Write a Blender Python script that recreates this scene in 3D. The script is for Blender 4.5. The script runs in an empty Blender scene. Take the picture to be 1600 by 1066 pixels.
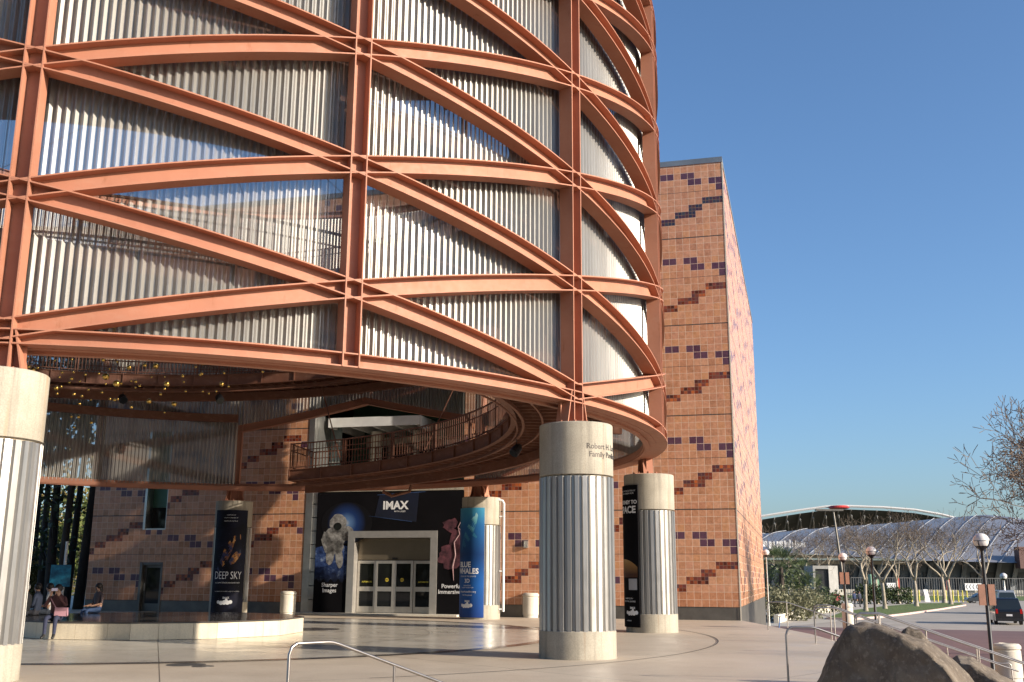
import bpy, bmesh, math, random
from mathutils import Vector, Matrix, Euler
D = bpy.data
SC = bpy.context.scene
COL = SC.collection
R_ = math.radians
V = Vector
rnd = random.Random(7)

# ------------------------------------------------------------------ survey of the place
FOC, PITCH, EYE, ROLL = 1623.5, 0.2249, 1.6, 0.0056
def ray(u, v):
    a0, b0 = u - 800, v - 533
    cr, sr = math.cos(ROLL), math.sin(ROLL)
    a = a0 * cr + b0 * sr; b = -a0 * sr + b0 * cr
    c, s = math.cos(PITCH), math.sin(PITCH)
    uu = -b / FOC
    return V((a / FOC, c - uu * s, s + uu * c))
def at(u, v, Y):                      # the point seen there at depth Y
    d = ray(u, v); t = Y / d.y
    return V((d.x * t, Y, EYE + d.z * t))
def gz(u, v, z=0.0):                  # the point seen there at height z
    d = ray(u, v); t = (z - EYE) / d.z
    return V((d.x * t, d.y * t, z))

CX, CY = -10.423, 31.848             # rotunda axis
RR = 15.06                           # outer face of the steel lattice
TH1 = math.degrees(.1255); DTH = 22.5
Z0, DZ, ZR = 5.64, 2.4922, 5.5207
ZTOP = Z0 + 5 * DZ + .2
LOW = -1.6                           # street level
def PC(thd, r, z):
    t = R_(thd)
    return V((CX + r * math.sin(t), CY - r * math.cos(t), z))
def er(thd): t = R_(thd); return V((math.sin(t), -math.cos(t), 0))
def et(thd): t = R_(thd); return V((math.cos(t), math.sin(t), 0))
def pth(i): return TH1 + i * DTH

WA = R_(15.0)                        # museum facade
WK = V((9.3, 43.4, 0))               # its right hand corner
WT = V((math.cos(WA), -math.sin(WA), 0)); WN = V((-math.sin(WA), -math.cos(WA), 0))
def WP(w, z, off=0.0): return WK + WT * w + WN * off + V((0, 0, z))
SD = V((17.4 - 9.3, 73.12 - 43.4, 0)); SLEN = SD.length; SD.normalize()
SN = V((SD.y, -SD.x, 0))
def SP(w, z, off=0.0): return WK + SD * w + SN * off + V((0, 0, z))

# ------------------------------------------------------------------ object helpers
def tag(o, label=None, cat=None, group=None, kind=None):
    if label: o['label'] = label
    if cat: o['category'] = cat
    if group: o['group'] = group
    if kind: o['kind'] = kind
    return o
def empty(name, loc=(0, 0, 0), rz=0.0, label=None, cat=None, group=None, kind=None):
    o = D.objects.new(name, None); COL.objects.link(o)
    o.location = loc; o.rotation_euler.z = rz; o.empty_display_size = .2
    return tag(o, label, cat, group, kind)
def kids(o): return [c for c in D.objects if c.parent == o]
def copy_tree(o, parent=None):
    c = o.copy(); COL.objects.link(c)
    if parent: c.parent = parent
    for ch in kids(o): copy_tree(ch, c)
    return c

class MB:
    def __init__(s): s.v = []; s.f = []; s.m = []; s.uv = {}; s.cur = 0
    def add(s, vs, fs, m=None):
        n = len(s.v); s.v += [V(p) for p in vs]
        for f in fs: s.f.append([n + i for i in f]); s.m.append(s.cur if m is None else m)
        return n
    def quad(s, a, b, c, d, m=None, uv=None):
        s.add([a, b, c, d], [(0, 1, 2, 3)], m)
        if uv: s.uv[len(s.f) - 1] = uv
    def box(s, c, size, rot=None, m=None):
        x, y, z = [k / 2 for k in size]
        ps = [V((sx * x, sy * y, sz * z)) for sz in (-1, 1) for sy in (-1, 1) for sx in (-1, 1)]
        if rot is not None: ps = [rot @ p for p in ps]
        c = V(c)
        s.add([p + c for p in ps], [(0, 2, 3, 1), (4, 5, 7, 6), (0, 1, 5, 4), (2, 6, 7, 3), (0, 4, 6, 2), (1, 3, 7, 5)], m)
    def obox(s, o, ax, ay, az, m=None):   # from corner o along three edge vectors
        o, ax, ay, az = V(o), V(ax), V(ay), V(az)
        ps = [o, o + ax, o + ay, o + ax + ay, o + az, o + ax + az, o + ay + az, o + ax + ay + az]
        fs = [(0, 2, 3, 1), (4, 5, 7, 6), (0, 1, 5, 4), (2, 6, 7, 3), (0, 4, 6, 2), (1, 3, 7, 5)]
        if ax.cross(ay).dot(az) < 0: fs = [f[::-1] for f in fs]
        s.add(ps, fs, m)
    def bar(s, a, b, w, h=None, up=(0, 0, 1), m=None):
        a, b = V(a), V(b); h = h or w; d = b - a
        z = V(up); x = d.cross(z)
        if x.length < 1e-6: x = d.cross(V((1, 0, 0)))
        x.normalize(); z = x.cross(d).normalized()
        s.obox(a - x * w / 2 - z * h / 2, x * w, d, z * h, m)
    def tube(s, pts, r, n=8, cap=True, m=None):
        pts = [V(p) for p in pts]; rs = r if isinstance(r, (list, tuple)) else [r] * len(pts)
        prev = None; rings = []
        for i, p in enumerate(pts):
            if i == 0: d = pts[1] - p
            elif i == len(pts) - 1: d = p - pts[i - 1]
            else: d = (pts[i + 1] - p).normalized() + (p - pts[i - 1]).normalized()
            if d.length < 1e-9: d = V((0, 0, 1))
            d.normalize()
            if prev is None:
                x = d.cross(V((0, 0, 1)))
                if x.length < .05: x = d.cross(V((0, 1, 0)))
            else: x = prev - d * prev.dot(d)
            x.normalize(); prev = x; y = d.cross(x)
            rings.append([p + (x * math.cos(2 * math.pi * k / n) + y * math.sin(2 * math.pi * k / n)) * rs[i] for k in range(n)])
        vs = [q for rg in rings for q in rg]; fs = []
        for i in range(len(pts) - 1):
            for k in range(n):
                k2 = (k + 1) % n
                fs.append((i * n + k, i * n + k2, (i + 1) * n + k2, (i + 1) * n + k))
        if cap:
            fs.append(tuple(range(n))[::-1]); fs.append(tuple((len(pts) - 1) * n + k for k in range(n)))
        s.add(vs, fs, m)
    def lathe(s, prof, c=(0, 0, 0), n=32, m=None, a0=0.0, a1=360.0):
        c = V(c); full = abs(a1 - a0 - 360) < 1e-6; k = n if full else n + 1
        vs = []
        for (r, z) in prof:
            for i in range(k):
                a = R_(a0 + (a1 - a0) * i / n); vs.append(c + V((r * math.cos(a), r * math.sin(a), z)))
        fs = []
        for j in range(len(prof) - 1):
            for i in range(n):
                i2 = (i + 1) % k
                fs.append((j * k + i, j * k + i2, (j + 1) * k + i2, (j + 1) * k + i))
        s.add(vs, fs, m)
    def sphere(s, c, r, n=12, m=None, sz=1.0):
        prof = [(r * math.sin(math.pi * j / (n // 2 + 2)), -r * sz * math.cos(math.pi * j / (n // 2 + 2))) for j in range(n // 2 + 3)]
        prof[0] = (1e-4, prof[0][1]); prof[-1] = (1e-4, prof[-1][1])
        s.lathe(prof, c, n, m)
    def prism(s, poly, z0, z1, m=None, mtop=None):
        n = len(poly); vs = [V((p[0], p[1], z0)) for p in poly] + [V((p[0], p[1], z1)) for p in poly]
        s.add(vs, [(i, (i + 1) % n, n + (i + 1) % n, n + i) for i in range(n)] + [tuple(range(n))[::-1]], m)
        s.add(vs[n:], [tuple(range(n))], mtop if mtop is not None else m)
    def build(s, name, mats, parent=None, smooth=False, world=True):
        me = D.meshes.new(name)
        off = V((0, 0, 0))
        if parent is not None and world:
            p = parent
            while p is not None: off += V(p.location); p = p.parent
        me.from_pydata([tuple(p - off) for p in s.v], [], s.f)
        for mt in (mats if isinstance(mats, (list, tuple)) else [mats]): me.materials.append(mt)
        if any(s.m): me.polygons.foreach_set('material_index', s.m)
        if s.uv:
            ul = me.uv_layers.new(name='UVMap')
            for fi, uvs in s.uv.items():
                pl = me.polygons[fi]
                for k, li in enumerate(pl.loop_indices): ul.data[li].uv = uvs[k]
        if smooth: me.polygons.foreach_set('use_smooth', [True] * len(s.f))
        me.update()
        o = D.objects.new(name, me); COL.objects.link(o)
        if parent is not None: o.parent = parent
        return o
def smooth_angle(o, deg=35):
    me = o.data; me.polygons.foreach_set('use_smooth', [True] * len(me.polygons))
    bm = bmesh.new(); bm.from_mesh(me)
    bmesh.ops.remove_doubles(bm, verts=bm.verts, dist=1e-4)
    for e in bm.edges:
        e.smooth = not (len(e.link_faces) == 2 and e.calc_face_angle(0) > R_(deg))
    bm.to_mesh(me); bm.free(); return o

# ------------------------------------------------------------------ materials
class NT:
    def __init__(s, name):
        s.mat = D.materials.new(name); s.mat.use_nodes = True
        s.t = s.mat.node_tree; s.b = s.t.nodes['Principled BSDF']; s.out = s.t.nodes['Material Output']
    def n(s, typ, **kw):
        nd = s.t.nodes.new(typ)
        for k, v in kw.items():
            if k in nd.inputs: nd.inputs[k].default_value = v
            else: setattr(nd, k, v)
        return nd
    def l(s, a, b): s.t.links.new(a, b)
    def set(s, **kw):
        for k, v in kw.items(): s.b.inputs[k.replace('_', ' ')].default_value = v
    def coord(s, kind='Object', scale=None):
        c = s.n('ShaderNodeTexCoord').outputs[kind]
        if scale is not None:
            mp = s.n('ShaderNodeMapping'); s.l(c, mp.inputs['Vector']); mp.inputs['Scale'].default_value = scale
            return mp.outputs[0]
        return c
    def noise(s, vec, scale, detail=4, rough=.55):
        nd = s.n('ShaderNodeTexNoise'); s.l(vec, nd.inputs['Vector'])
        nd.inputs['Scale'].default_value = scale; nd.inputs['Detail'].default_value = detail; nd.inputs['Roughness'].default_value = rough
        return nd.outputs['Fac']
    def ramp(s, fac, stops):
        r = s.n('ShaderNodeValToRGB'); s.l(fac, r.inputs[0])
        e = r.color_ramp.elements
        while len(e) < len(stops): e.new(.5)
        for k, (p, c) in enumerate(stops):
            e[k].position = p; e[k].color = (*c, 1) if len(c) == 3 else c
        return r.outputs[0]
    def mix(s, fac, a, b, mode='MIX'):
        m = s.n('ShaderNodeMix'); m.data_type = 'RGBA'; m.blend_type = mode
        for sock, val in ((m.inputs[0], fac), (m.inputs[6], a), (m.inputs[7], b)):
            if hasattr(val, 'links'): s.l(val, sock)
            elif isinstance(val, (int, float)): sock.default_value = val
            else: sock.default_value = (*val, 1)
        return m.outputs[2]
    def math(s, op, a, b=None, c=None):
        m = s.n('ShaderNodeMath'); m.operation = op
        for k, val in enumerate((a, b, c)):
            if val is None: continue
            if hasattr(val, 'links'): s.l(val, m.inputs[k])
            else: m.inputs[k].default_value = val
        return m.outputs[0]
    def bump(s, h, dist=.01, strength=.5):
        b = s.n('ShaderNodeBump'); s.l(h, b.inputs['Height'])
        b.inputs['Distance'].default_value = dist; b.inputs['Strength'].default_value = strength
        s.l(b.outputs[0], s.b.inputs['Normal'])
    def base(s, c): s.l(c, s.b.inputs['Base Color'])
def rough(nt, v): nt.b.inputs['Roughness'].default_value = v

def plain(name, col, r=.6, metal=0.0, var=.15, scale=6.0, bump=0.0, spec=.5):
    t = NT(name); v = t.coord()
    f = t.noise(v, scale, 5)
    lo = tuple(c * (1 - var) for c in col); hi = tuple(min(1, c * (1 + var)) for c in col)
    t.base(t.ramp(f, [(.3, lo), (.7, hi)])); rough(t, r); t.b.inputs['Metallic'].default_value = metal
    t.b.inputs['Specular IOR Level'].default_value = spec
    if bump: t.bump(t.noise(v, scale * 6, 4), bump)
    return t.mat
def make_steel(name, col):
    t = NT(name); v = t.coord()
    big = t.noise(v, .7, 4); fine = t.noise(v, 9, 5)
    c = t.ramp(big, [(.3, tuple(k * .86 for k in col)), (.7, tuple(min(1, k * 1.08) for k in col))])
    rust = t.ramp(t.noise(t.coord('Object', (3, 3, .8)), 1.6, 6, .7), [(.60, (0, 0, 0)), (.72, (1, 1, 1))])
    c = t.mix(t.math('MULTIPLY', rust, .6), c, (.24, .09, .04))
    dust = t.ramp(t.noise(t.coord('Object', (1.2, 1.2, 2.5)), 2.3, 6, .7), [(.5, (0, 0, 0)), (.8, (1, 1, 1))])
    c = t.mix(t.math('MULTIPLY', dust, .35), c, (.40, .24, .17))
    t.base(c)
    t.l(t.ramp(fine, [(.3, (.55,) * 3), (.7, (.72,) * 3)]), t.b.inputs['Roughness']); t.b.inputs['Specular IOR Level'].default_value = .3
    t.bump(fine, .003, .3); return t.mat
M = {}
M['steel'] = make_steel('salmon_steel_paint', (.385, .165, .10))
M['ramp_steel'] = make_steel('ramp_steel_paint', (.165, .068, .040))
def screen_mat():
    t = NT('perforated_sheet'); v = t.coord()
    f = t.noise(t.coord('Object', (1.3, 1.3, .12)), 2.0, 5, .6)
    t.base(t.ramp(f, [(.3, (.31, .295, .27)), (.7, (.42, .405, .37))])); rough(t, .46); t.b.inputs['Metallic'].default_value = .8
    tr = t.n('ShaderNodeBsdfTransparent'); mx = t.n('ShaderNodeMixShader'); lw = t.n('ShaderNodeLayerWeight'); lw.inputs[0].default_value = .5
    t.l(t.math('MULTIPLY', t.math('POWER', t.math('SUBTRACT', 1.0, lw.outputs['Facing']), .8), .47), mx.inputs[0])   # holes close up when seen askew
    t.l(t.b.outputs[0], mx.inputs[1]); t.l(tr.outputs[0], mx.inputs[2]); t.l(mx.outputs[0], t.out.inputs[0])
    return t.mat
M['screen'] = screen_mat()
def concrete(name, lo, hi, r=.8, streak=.0, stain=None, scale=1.0):
    t = NT(name); v = t.coord()
    c = t.ramp(t.noise(v, 1.2 * scale, 6, .6), [(.28, lo), (.72, hi)])
    fine = t.noise(v, 40 * scale, 3)
    c = t.mix(.18, c, t.ramp(fine, [(.35, tuple(k * .6 for k in lo)), (.65, tuple(min(1, k * 1.3) for k in hi))]))
    if streak:
        st = t.noise(t.coord('Object', (5, 5, .16)), 1.5, 5, .65)
        c = t.mix(t.math('MULTIPLY', t.ramp(st, [(.5, (0, 0, 0)), (.75, (1, 1, 1))]), streak), c, tuple(k * .45 for k in lo))
    if stain:
        st = t.noise(t.coord('Object', (2.2, 2.2, .1)), 1.1, 4, .6)
        c = t.mix(t.math('MULTIPLY', t.ramp(st, [(.62, (0, 0, 0)), (.72, (1, 1, 1))]), .6), c, stain)
    t.base(c); rough(t, r); t.bump(fine, .004, .4); return t.mat
M['concrete'] = concrete('board_marked_concrete', (.24, .21, .16), (.385, .345, .27), .8, .6, (.33, .19, .085))
M['galv'] = None
def galv():
    t = NT('galvanised_flutes'); f = t.noise(t.coord('Object', (2, 2, .15)), 1.5, 4, .6)
    t.base(t.ramp(f, [(.3, (.29, .28, .26)), (.7, (.40, .385, .36))])); t.b.inputs['Metallic'].default_value = .72
    t.l(t.ramp(t.noise(t.coord(), 3, 4, .6), [(.3, (.30,) * 3), (.7, (.40,) * 3)]), t.b.inputs['Roughness']); return t.mat
M['galv'] = galv()
# glazed terracotta tiles: uv counts tiles, a panel is 13 rows high
def tile_mat(name, cols, gloss, sub=1, bumpk=.5, grout=(.60, .44, .33)):
    t = NT(name)
    uv = t.n('ShaderNodeTexCoord').outputs['UV']
    sp = t.n('ShaderNodeSeparateXYZ'); t.l(uv, sp.inputs[0])
    X, Y = sp.outputs[0], sp.outputs[1]
    xs, ys = (t.math('MULTIPLY', X, float(sub)), t.math('MULTIPLY', Y, float(sub))) if sub > 1 else (X, Y)
    fx, fy = t.math('FLOOR', xs), t.math('FLOOR', ys)
    cv = t.n('ShaderNodeCombineXYZ'); t.l(fx, cv.inputs[0]); t.l(fy, cv.inputs[1])
    wn = t.n('ShaderNodeTexWhiteNoise'); wn.noise_dimensions = '2D'; t.l(cv.outputs[0], wn.inputs['Vector'])
    st = [(k / max(1, len(cols) - 1), c) for k, c in enumerate(cols)]
    c = t.ramp(wn.outputs['Value'], st)
    if sub == 1:
        ob = t.coord()
        mott = t.noise(ob, 7, 5, .65)
        c = t.mix(.45, c, t.ramp(mott, [(.3, tuple(k * .62 for k in cols[0])), (.7, tuple(min(1, k * 1.25) for k in cols[-1]))]))
        blot = t.ramp(t.noise(t.coord('Object', (.5, .5, .14)), 1.7, 4), [(.55, (0, 0, 0)), (.72, (1, 1, 1))])
        c = t.mix(t.math('MULTIPLY', blot, .28), c, tuple(k * .55 for k in cols[0]))
    rx, ry = t.math('FRACT', xs), t.math('FRACT', ys)
    g = .024 if sub == 1 else .07
    ex = t.math('MINIMUM', rx, t.math('SUBTRACT', 1.0, rx)); ey = t.math('MINIMUM', ry, t.math('SUBTRACT', 1.0, ry))
    edge = t.math('MINIMUM', ex, ey)
    gm = t.math('LESS_THAN', edge, g)
    c = t.mix(gm, c, grout)
    p13 = t.math('FRACT', t.math('ADD', t.math('DIVIDE', Y, 13.0), 10.0))
    seam = t.math('LESS_THAN', t.math('MINIMUM', p13, t.math('SUBTRACT', 1.0, p13)), .006)
    half = t.math('LESS_THAN', t.math('ABSOLUTE', t.math('SUBTRACT', p13, 7 / 13)), .0024)
    c = t.mix(t.math('MAXIMUM', seam, half), c, (.05, .045, .04))
    t.base(c)
    rr = t.math('ADD', t.math('MULTIPLY', wn.outputs['Value'], .2), gloss)
    t.l(t.math('MAXIMUM', rr, t.math('MULTIPLY', gm, .8)), t.b.inputs['Roughness'])
    # every tile sits a little out of true, pillowed towards its edges
    sc = t.n('ShaderNodeSeparateColor'); t.l(wn.outputs['Color'], sc.inputs[0])
    tilt = t.math('ADD', t.math('MULTIPLY', t.math('SUBTRACT', sc.outputs[0], .5), rx), t.math('MULTIPLY', t.math('SUBTRACT', sc.outputs[1], .5), ry))
    pil = t.math('SMOOTH_MIN', t.math('MULTIPLY', edge, 6.0), .6, .3)
    h = t.math('ADD', t.math('MULTIPLY', tilt, .9), pil)
    h = t.math('ADD', h, t.math('MULTIPLY', t.noise(t.coord(), 22, 4), .5))
    t.bump(h, .0035, bumpk); return t.mat
M['tile'] = tile_mat('terracotta_tile', [(.36, .165, .082), (.48, .235, .125), (.51, .25, .13), (.57, .305, .175), (.45, .195, .10), (.54, .265, .11), (.50, .245, .15)], .22)
M['tile_low'] = tile_mat('amber_glazed_tile', [(.36, .15, .075), (.46, .20, .10), (.48, .23, .125)], .12)
M['tile_purple'] = tile_mat('purple_tile', [(.070, .026, .046), (.10, .042, .068)], .25)
M['tile_mosaic'] = tile_mat('mosaic_tile', [(.05, .012, .008), (.20, .035, .012), (.08, .018, .02), (.42, .10, .02), (.05, .02, .03), (.26, .045, .015)], .22, 2, .3, (.16, .08, .05))
M['tile_mosaic_blue'] = tile_mat('blue_mosaic_tile', [(.018, .02, .045), (.035, .04, .05), (.04, .015, .04), (.06, .018, .02)], .22, 2, .3, (.15, .09, .06))
M['zinc'] = plain('dark_zinc_sheet', (.135, .125, .11), .45, .6, .2, 2)
M['blue_zinc'] = plain('parapet_zinc', (.16, .19, .22), .5, .4, .15, 1)
M['steel_grey'] = plain('brushed_steel', (.45, .45, .43), .3, .9, .12, 3)
M['alu'] = plain('door_aluminium', (.55, .52, .47), .38, .75, .08, 4)
M['white_metal'] = plain('white_painted_metal', (.62, .62, .60), .45, 0, .08, 2)
M['black'] = plain('black_metal', (.02, .02, .022), .45, .2, .2, 8)
M['rail'] = plain('stainless_rail', (.31, .285, .265), .34, .92, .12, 5)
M['gold'] = plain('gold_ball', (.72, .46, .12), .22, .95, .08, 3)
M['cream'] = concrete('cream_precast', (.48, .44, .36), (.60, .555, .46), .75, .25)
M['stone'] = concrete('cream_bench_stone', (.50, .43, .31), (.66, .58, .44), .35, .3)
def granite(name, lo, hi, r):
    t = NT(name); v = t.coord(); c = t.ramp(t.noise(v, 60, 4, .7), [(.35, lo), (.65, hi)])
    t.base(t.mix(.5, c, t.ramp(t.noise(v, 2, 4), [(.3, lo), (.7, hi)]))); rough(t, r); return t.mat
M['dark_top'] = granite('polished_dark_granite', (.03, .026, .024), (.075, .066, .06), .12)
def glass(name, col, r=.03, spec=.35):
    t = NT(name); t.set(Base_Color=(*col, 1), Roughness=r); t.b.inputs['Specular IOR Level'].default_value = spec
    return t.mat
M['glass_dark'] = glass('dark_glass', (.012, .013, .013))
M['glass_green'] = glass('green_glass', (.012, .055, .032), .08)
M['glass_blue'] = glass('tinted_car_glass', (.02, .028, .035))
M['green_wall'] = plain('dark_green_wall', (.05, .15, .095), .5, 0, .2, 1)
def floor_mat(name, lo, hi, r0, r1, joints=True):
    t = NT(name); v = t.coord()
    c = t.ramp(t.noise(v, .25, 6, .6), [(.3, lo), (.7, hi)])
    c = t.mix(.22, c, t.ramp(t.noise(v, 30, 3, .6), [(.35, tuple(k * .7 for k in lo)), (.65, tuple(min(1, k * 1.2) for k in hi))]))
    blot = t.ramp(t.noise(v, 1.1, 6, .7), [(.55, (0, 0, 0)), (.78, (1, 1, 1))])
    c = t.mix(t.math('MULTIPLY', blot, .42), c, tuple(k * .62 for k in lo))
    spots = t.ramp(t.noise(v, 6.5, 3, .5), [(.70, (0, 0, 0)), (.74, (1, 1, 1))]); c = t.mix(t.math('MULTIPLY', spots, .35), c, tuple(k * .45 for k in lo))
    if joints:
        sp = t.n('ShaderNodeSeparateXYZ'); t.l(v, sp.inputs[0])
        xx = t.math('SUBTRACT', sp.outputs[0], CX); yy = t.math('SUBTRACT', sp.outputs[1], CY)
        ang = t.math('MULTIPLY', t.math('ARCTAN2', yy, xx), 16 / (2 * math.pi))
        rad = t.math('SQRT', t.math('ADD', t.math('MULTIPLY', xx, xx), t.math('MULTIPLY', yy, yy)))
        fa = t.math('FRACT', t.math('ADD', ang, 20.18)); da = t.math('MULTIPLY', t.math('MINIMUM', fa, t.math('SUBTRACT', 1.0, fa)), t.math('MULTIPLY', rad, 2 * math.pi / 16))
        fr = t.math('FRACT', t.math('DIVIDE', rad, 4.05)); dr = t.math('MULTIPLY', t.math('MINIMUM', fr, t.math('SUBTRACT', 1.0, fr)), 4.05)
        jm = t.math('LESS_THAN', t.math('MINIMUM', da, dr), .011)
        c = t.mix(jm, c, tuple(k * .35 for k in lo))
    t.base(c)
    t.l(t.ramp(t.noise(v, .9, 5), [(.3, (r0,) * 3), (.7, (r1,) * 3)]), t.b.inputs['Roughness'])
    t.bump(t.noise(v, 60, 3), .002, .3); return t.mat
M['plaza'] = floor_mat('plaza_concrete', (.41, .335, .245), (.525, .44, .335), .40, .60)
M['polished'] = floor_mat('polished_terrazzo', (.48, .435, .36), (.58, .535, .455), .13, .24)
M['inlay'] = granite('dark_floor_inlay', (.07, .062, .055), (.115, .10, .088), .2)
M['joint'] = plain('floor_joint', (.09, .075, .06), .8)
M['step'] = concrete('stair_concrete', (.34, .28, .21), (.45, .38, .29), .8, .2)
def brick_paving():
    t = NT('red_brick_paving'); v = t.coord('Object', (1, 1, 1))
    b = t.n('ShaderNodeTexBrick'); t.l(v, b.inputs['Vector']); b.inputs['Scale'].default_value = 4.0
    b.inputs['Color1'].default_value = (.115, .058, .052, 1); b.inputs['Color2'].default_value = (.155, .085, .075, 1); b.inputs['Mortar'].default_value = (.085, .065, .06, 1)
    b.inputs['Mortar Size'].default_value = .012
    c = t.mix(.35, b.outputs['Color'], t.ramp(t.noise(v, .4, 5), [(.3, (.085, .05, .047)), (.7, (.17, .105, .095))]))
    t.base(c); rough(t, .8); return t.mat
M['brick'] = brick_paving()
M['road'] = concrete('pale_concrete_road', (.26, .225, .185), (.37, .33, .275), .85, 0, None, .3)
M['pavement'] = concrete('pavement_concrete', (.33, .30, .25), (.44, .40, .34), .85, 0, None, .5)
def grass_mat(name, lo, hi):
    t = NT(name); v = t.coord()
    t.base(t.ramp(t.noise(v, 3, 6, .7), [(.3, lo), (.7, hi)])); rough(t, .9); t.bump(t.noise(v, 25, 4), .05, .8); return t.mat
M['grass'] = grass_mat('lawn', (.055, .09, .014), (.125, .165, .03))
M['earth'] = grass_mat('park_ground', (.10, .085, .05), (.17, .15, .09))
M['curb'] = concrete('red_white_curb', (.40, .27, .23), (.58, .45, .40), .8, .3)
def rock():
    t = NT('boulder_rock'); v = t.coord()
    c = t.ramp(t.noise(v, 1.6, 8, .65), [(.28, (.058, .044, .031)), (.5, (.13, .10, .07)), (.74, (.23, .19, .14))])
    sp = t.ramp(t.noise(v, 16, 5, .7), [(.52, (0, 0, 0)), (.66, (1, 1, 1))])
    c = t.mix(t.math('MULTIPLY', sp, .55), c, (.30, .25, .19))
    st = t.ramp(t.noise(t.coord('Object', (4, 4, .7)), 1.2, 6, .7), [(.55, (0, 0, 0)), (.68, (1, 1, 1))])
    c = t.mix(t.math('MULTIPLY', st, .5), c, (.03, .024, .018))
    t.base(c); rough(t, .9)
    t.bump(t.math('ADD', t.noise(v, 7, 8, .65), t.math('MULTIPLY', t.noise(v, 55, 4, .7), .4)), .035, .8); return t.mat
M['rock'] = rock()
def bark(name, lo, hi):
    t = NT(name); v = t.coord('Object', (1, 1, .35))
    t.base(t.ramp(t.noise(v, 5, 6, .7), [(.3, lo), (.7, hi)])); rough(t, .9); t.bump(t.noise(v, 18, 4), .03, .6); return t.mat
M['bark_pale'] = bark('pale_plane_bark', (.20, .165, .12), (.40, .35, .27))
M['bark_twig'] = bark('twig_bark', (.075, .055, .04), (.15, .115, .085))
M['bark_dark'] = bark('dark_bark', (.025, .018, .013), (.06, .045, .034))
def leaf(name, lo, hi, trans=.3):
    t = NT(name); oi = t.n('ShaderNodeObjectInfo'); g = t.n('ShaderNodeNewGeometry')
    c = t.ramp(g.outputs['Random Per Island'], [(0, lo), (1, hi)])
    t.base(c); rough(t, .6)
    tl = t.n('ShaderNodeBsdfTranslucent'); t.l(c, tl.inputs[0])
    mx = t.n('ShaderNodeMixShader'); mx.inputs[0].default_value = trans
    t.l(t.b.outputs[0], mx.inputs[1]); t.l(tl.outputs[0], mx.inputs[2]); t.l(mx.outputs[0], t.out.inputs[0]); return t.mat
M['leaf_dark'] = leaf('dark_conifer_leaf', (.012, .022, .008), (.045, .065, .022))
M['leaf_mid'] = leaf('bright_hedge_leaf', (.05, .075, .016), (.15, .17, .04))
M['leaf_grey'] = leaf('grey_shrub_leaf', (.10, .105, .055), (.22, .21, .12))
M['leaf_palm'] = leaf('palm_leaf', (.035, .06, .02), (.11, .14, .055))
M['leaf_hedge'] = leaf('dark_hedge_leaf', (.02, .04, .012), (.075, .10, .03))
M['leaf_autumn'] = leaf('autumn_leaf', (.14, .11, .03), (.30, .22, .07))
# ------------------------------------------------------------------ writing
_txt = {}
def text_geo(s, size=1.0, align='CENTER', bold=0.0):
    cu = D.curves.new('lettering', 'FONT'); cu.body = s; cu.size = size; cu.align_x = align; cu.align_y = 'CENTER'; cu.offset = bold
    cu.resolution_u = 3
    ob = D.objects.new('lettering', cu); COL.objects.link(ob)
    dg = bpy.context.evaluated_depsgraph_get(); me = ob.evaluated_get(dg).to_mesh()
    vs = [V((p.co.x, p.co.y)) for p in me.vertices]; fs = [tuple(p.vertices) for p in me.polygons]
    ob.evaluated_get(dg).to_mesh_clear(); D.objects.remove(ob); D.curves.remove(cu)
    return vs, fs
def text_on(mb, s, fn, size, x=0, y=0, align='CENTER', m=None, sx=1.0, bold=0.0, mx=None):
    vs, fs = text_geo(s, size, align, bold)
    if mx:
        w = max(v.x for v in vs) - min(v.x for v in vs)
        sx = min(sx, mx / w)
    mb.add([fn(x + v.x * sx, y + v.y) for v in vs], fs, m)

def line_of(name, root, mat, s, fn, size, x=0, y=0, align='CENTER', sx=1.0, bold=0.0, mx=None):
    b = MB(); text_on(b, s, fn, size, x, y, align, None, sx, bold, mx); return b.build(name, mat, root)

def radial_mat(name, c, r, stops, sq=(1, 1, 1)):          # a printed glow: colour by distance from its own centre
    t = NT(name); v = t.coord(); s = t.n('ShaderNodeVectorMath'); s.operation = 'SUBTRACT'; t.l(v, s.inputs[0]); s.inputs[1].default_value = c
    m = t.n('ShaderNodeVectorMath'); m.operation = 'LENGTH'; t.l(s.outputs[0], m.inputs[0])
    t.base(t.ramp(t.math('DIVIDE', m.outputs['Value'], r), stops)); rough(t, .6); t.b.inputs['Specular IOR Level'].default_value = .2; return t.mat
# ------------------------------------------------------------------ rotunda
def sweep(mb, samples, r0, r1, u0, u1, m=None):
    """rectangular section r0..r1 (radial) x u0..u1 along samples (theta deg, z, slope angle)"""
    rows = []
    for (th, z, a) in samples:
        e_r, e_t = er(th), et(th); U = e_t * (-math.sin(a)) + V((0, 0, math.cos(a)))
        b = V((CX, CY, z))
        rows.append([b + e_r * r0 + U * u0, b + e_r * r1 + U * u0, b + e_r * r1 + U * u1, b + e_r * r0 + U * u1])
    vs = [p for r in rows for p in r]; n = len(rows); fs = [(0, 3, 2, 1)[::-1], tuple((n - 1) * 4 + k for k in (0, 3, 2, 1))]
    for i in range(n - 1):
        for k in range(4):
            k2 = (k + 1) % 4
            fs.append((i * 4 + k, (i + 1) * 4 + k, (i + 1) * 4 + k2, i * 4 + k2))
    mb.add(vs, fs, m)
BW, BH, BT = .36, .36, .026
WEB, PWEB = .21, .26
def hbeam(mb, samples, off=0.0, h=BH, w=BW):
    R1 = RR + off
    sweep(mb, samples, R1 - w, R1, h / 2 - BT, h / 2)
    sweep(mb, samples, R1 - w, R1, -h / 2, -h / 2 + BT)
    sweep(mb, samples, R1 - WEB - .012, R1 - WEB + .012, -h / 2 + BT, h / 2 - BT)
rot = empty('steel_rotunda', (CX, CY, 0), 0, 'tall round open pavilion of salmon painted steel lattice with corrugated metal screens', 'rotunda')
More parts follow.
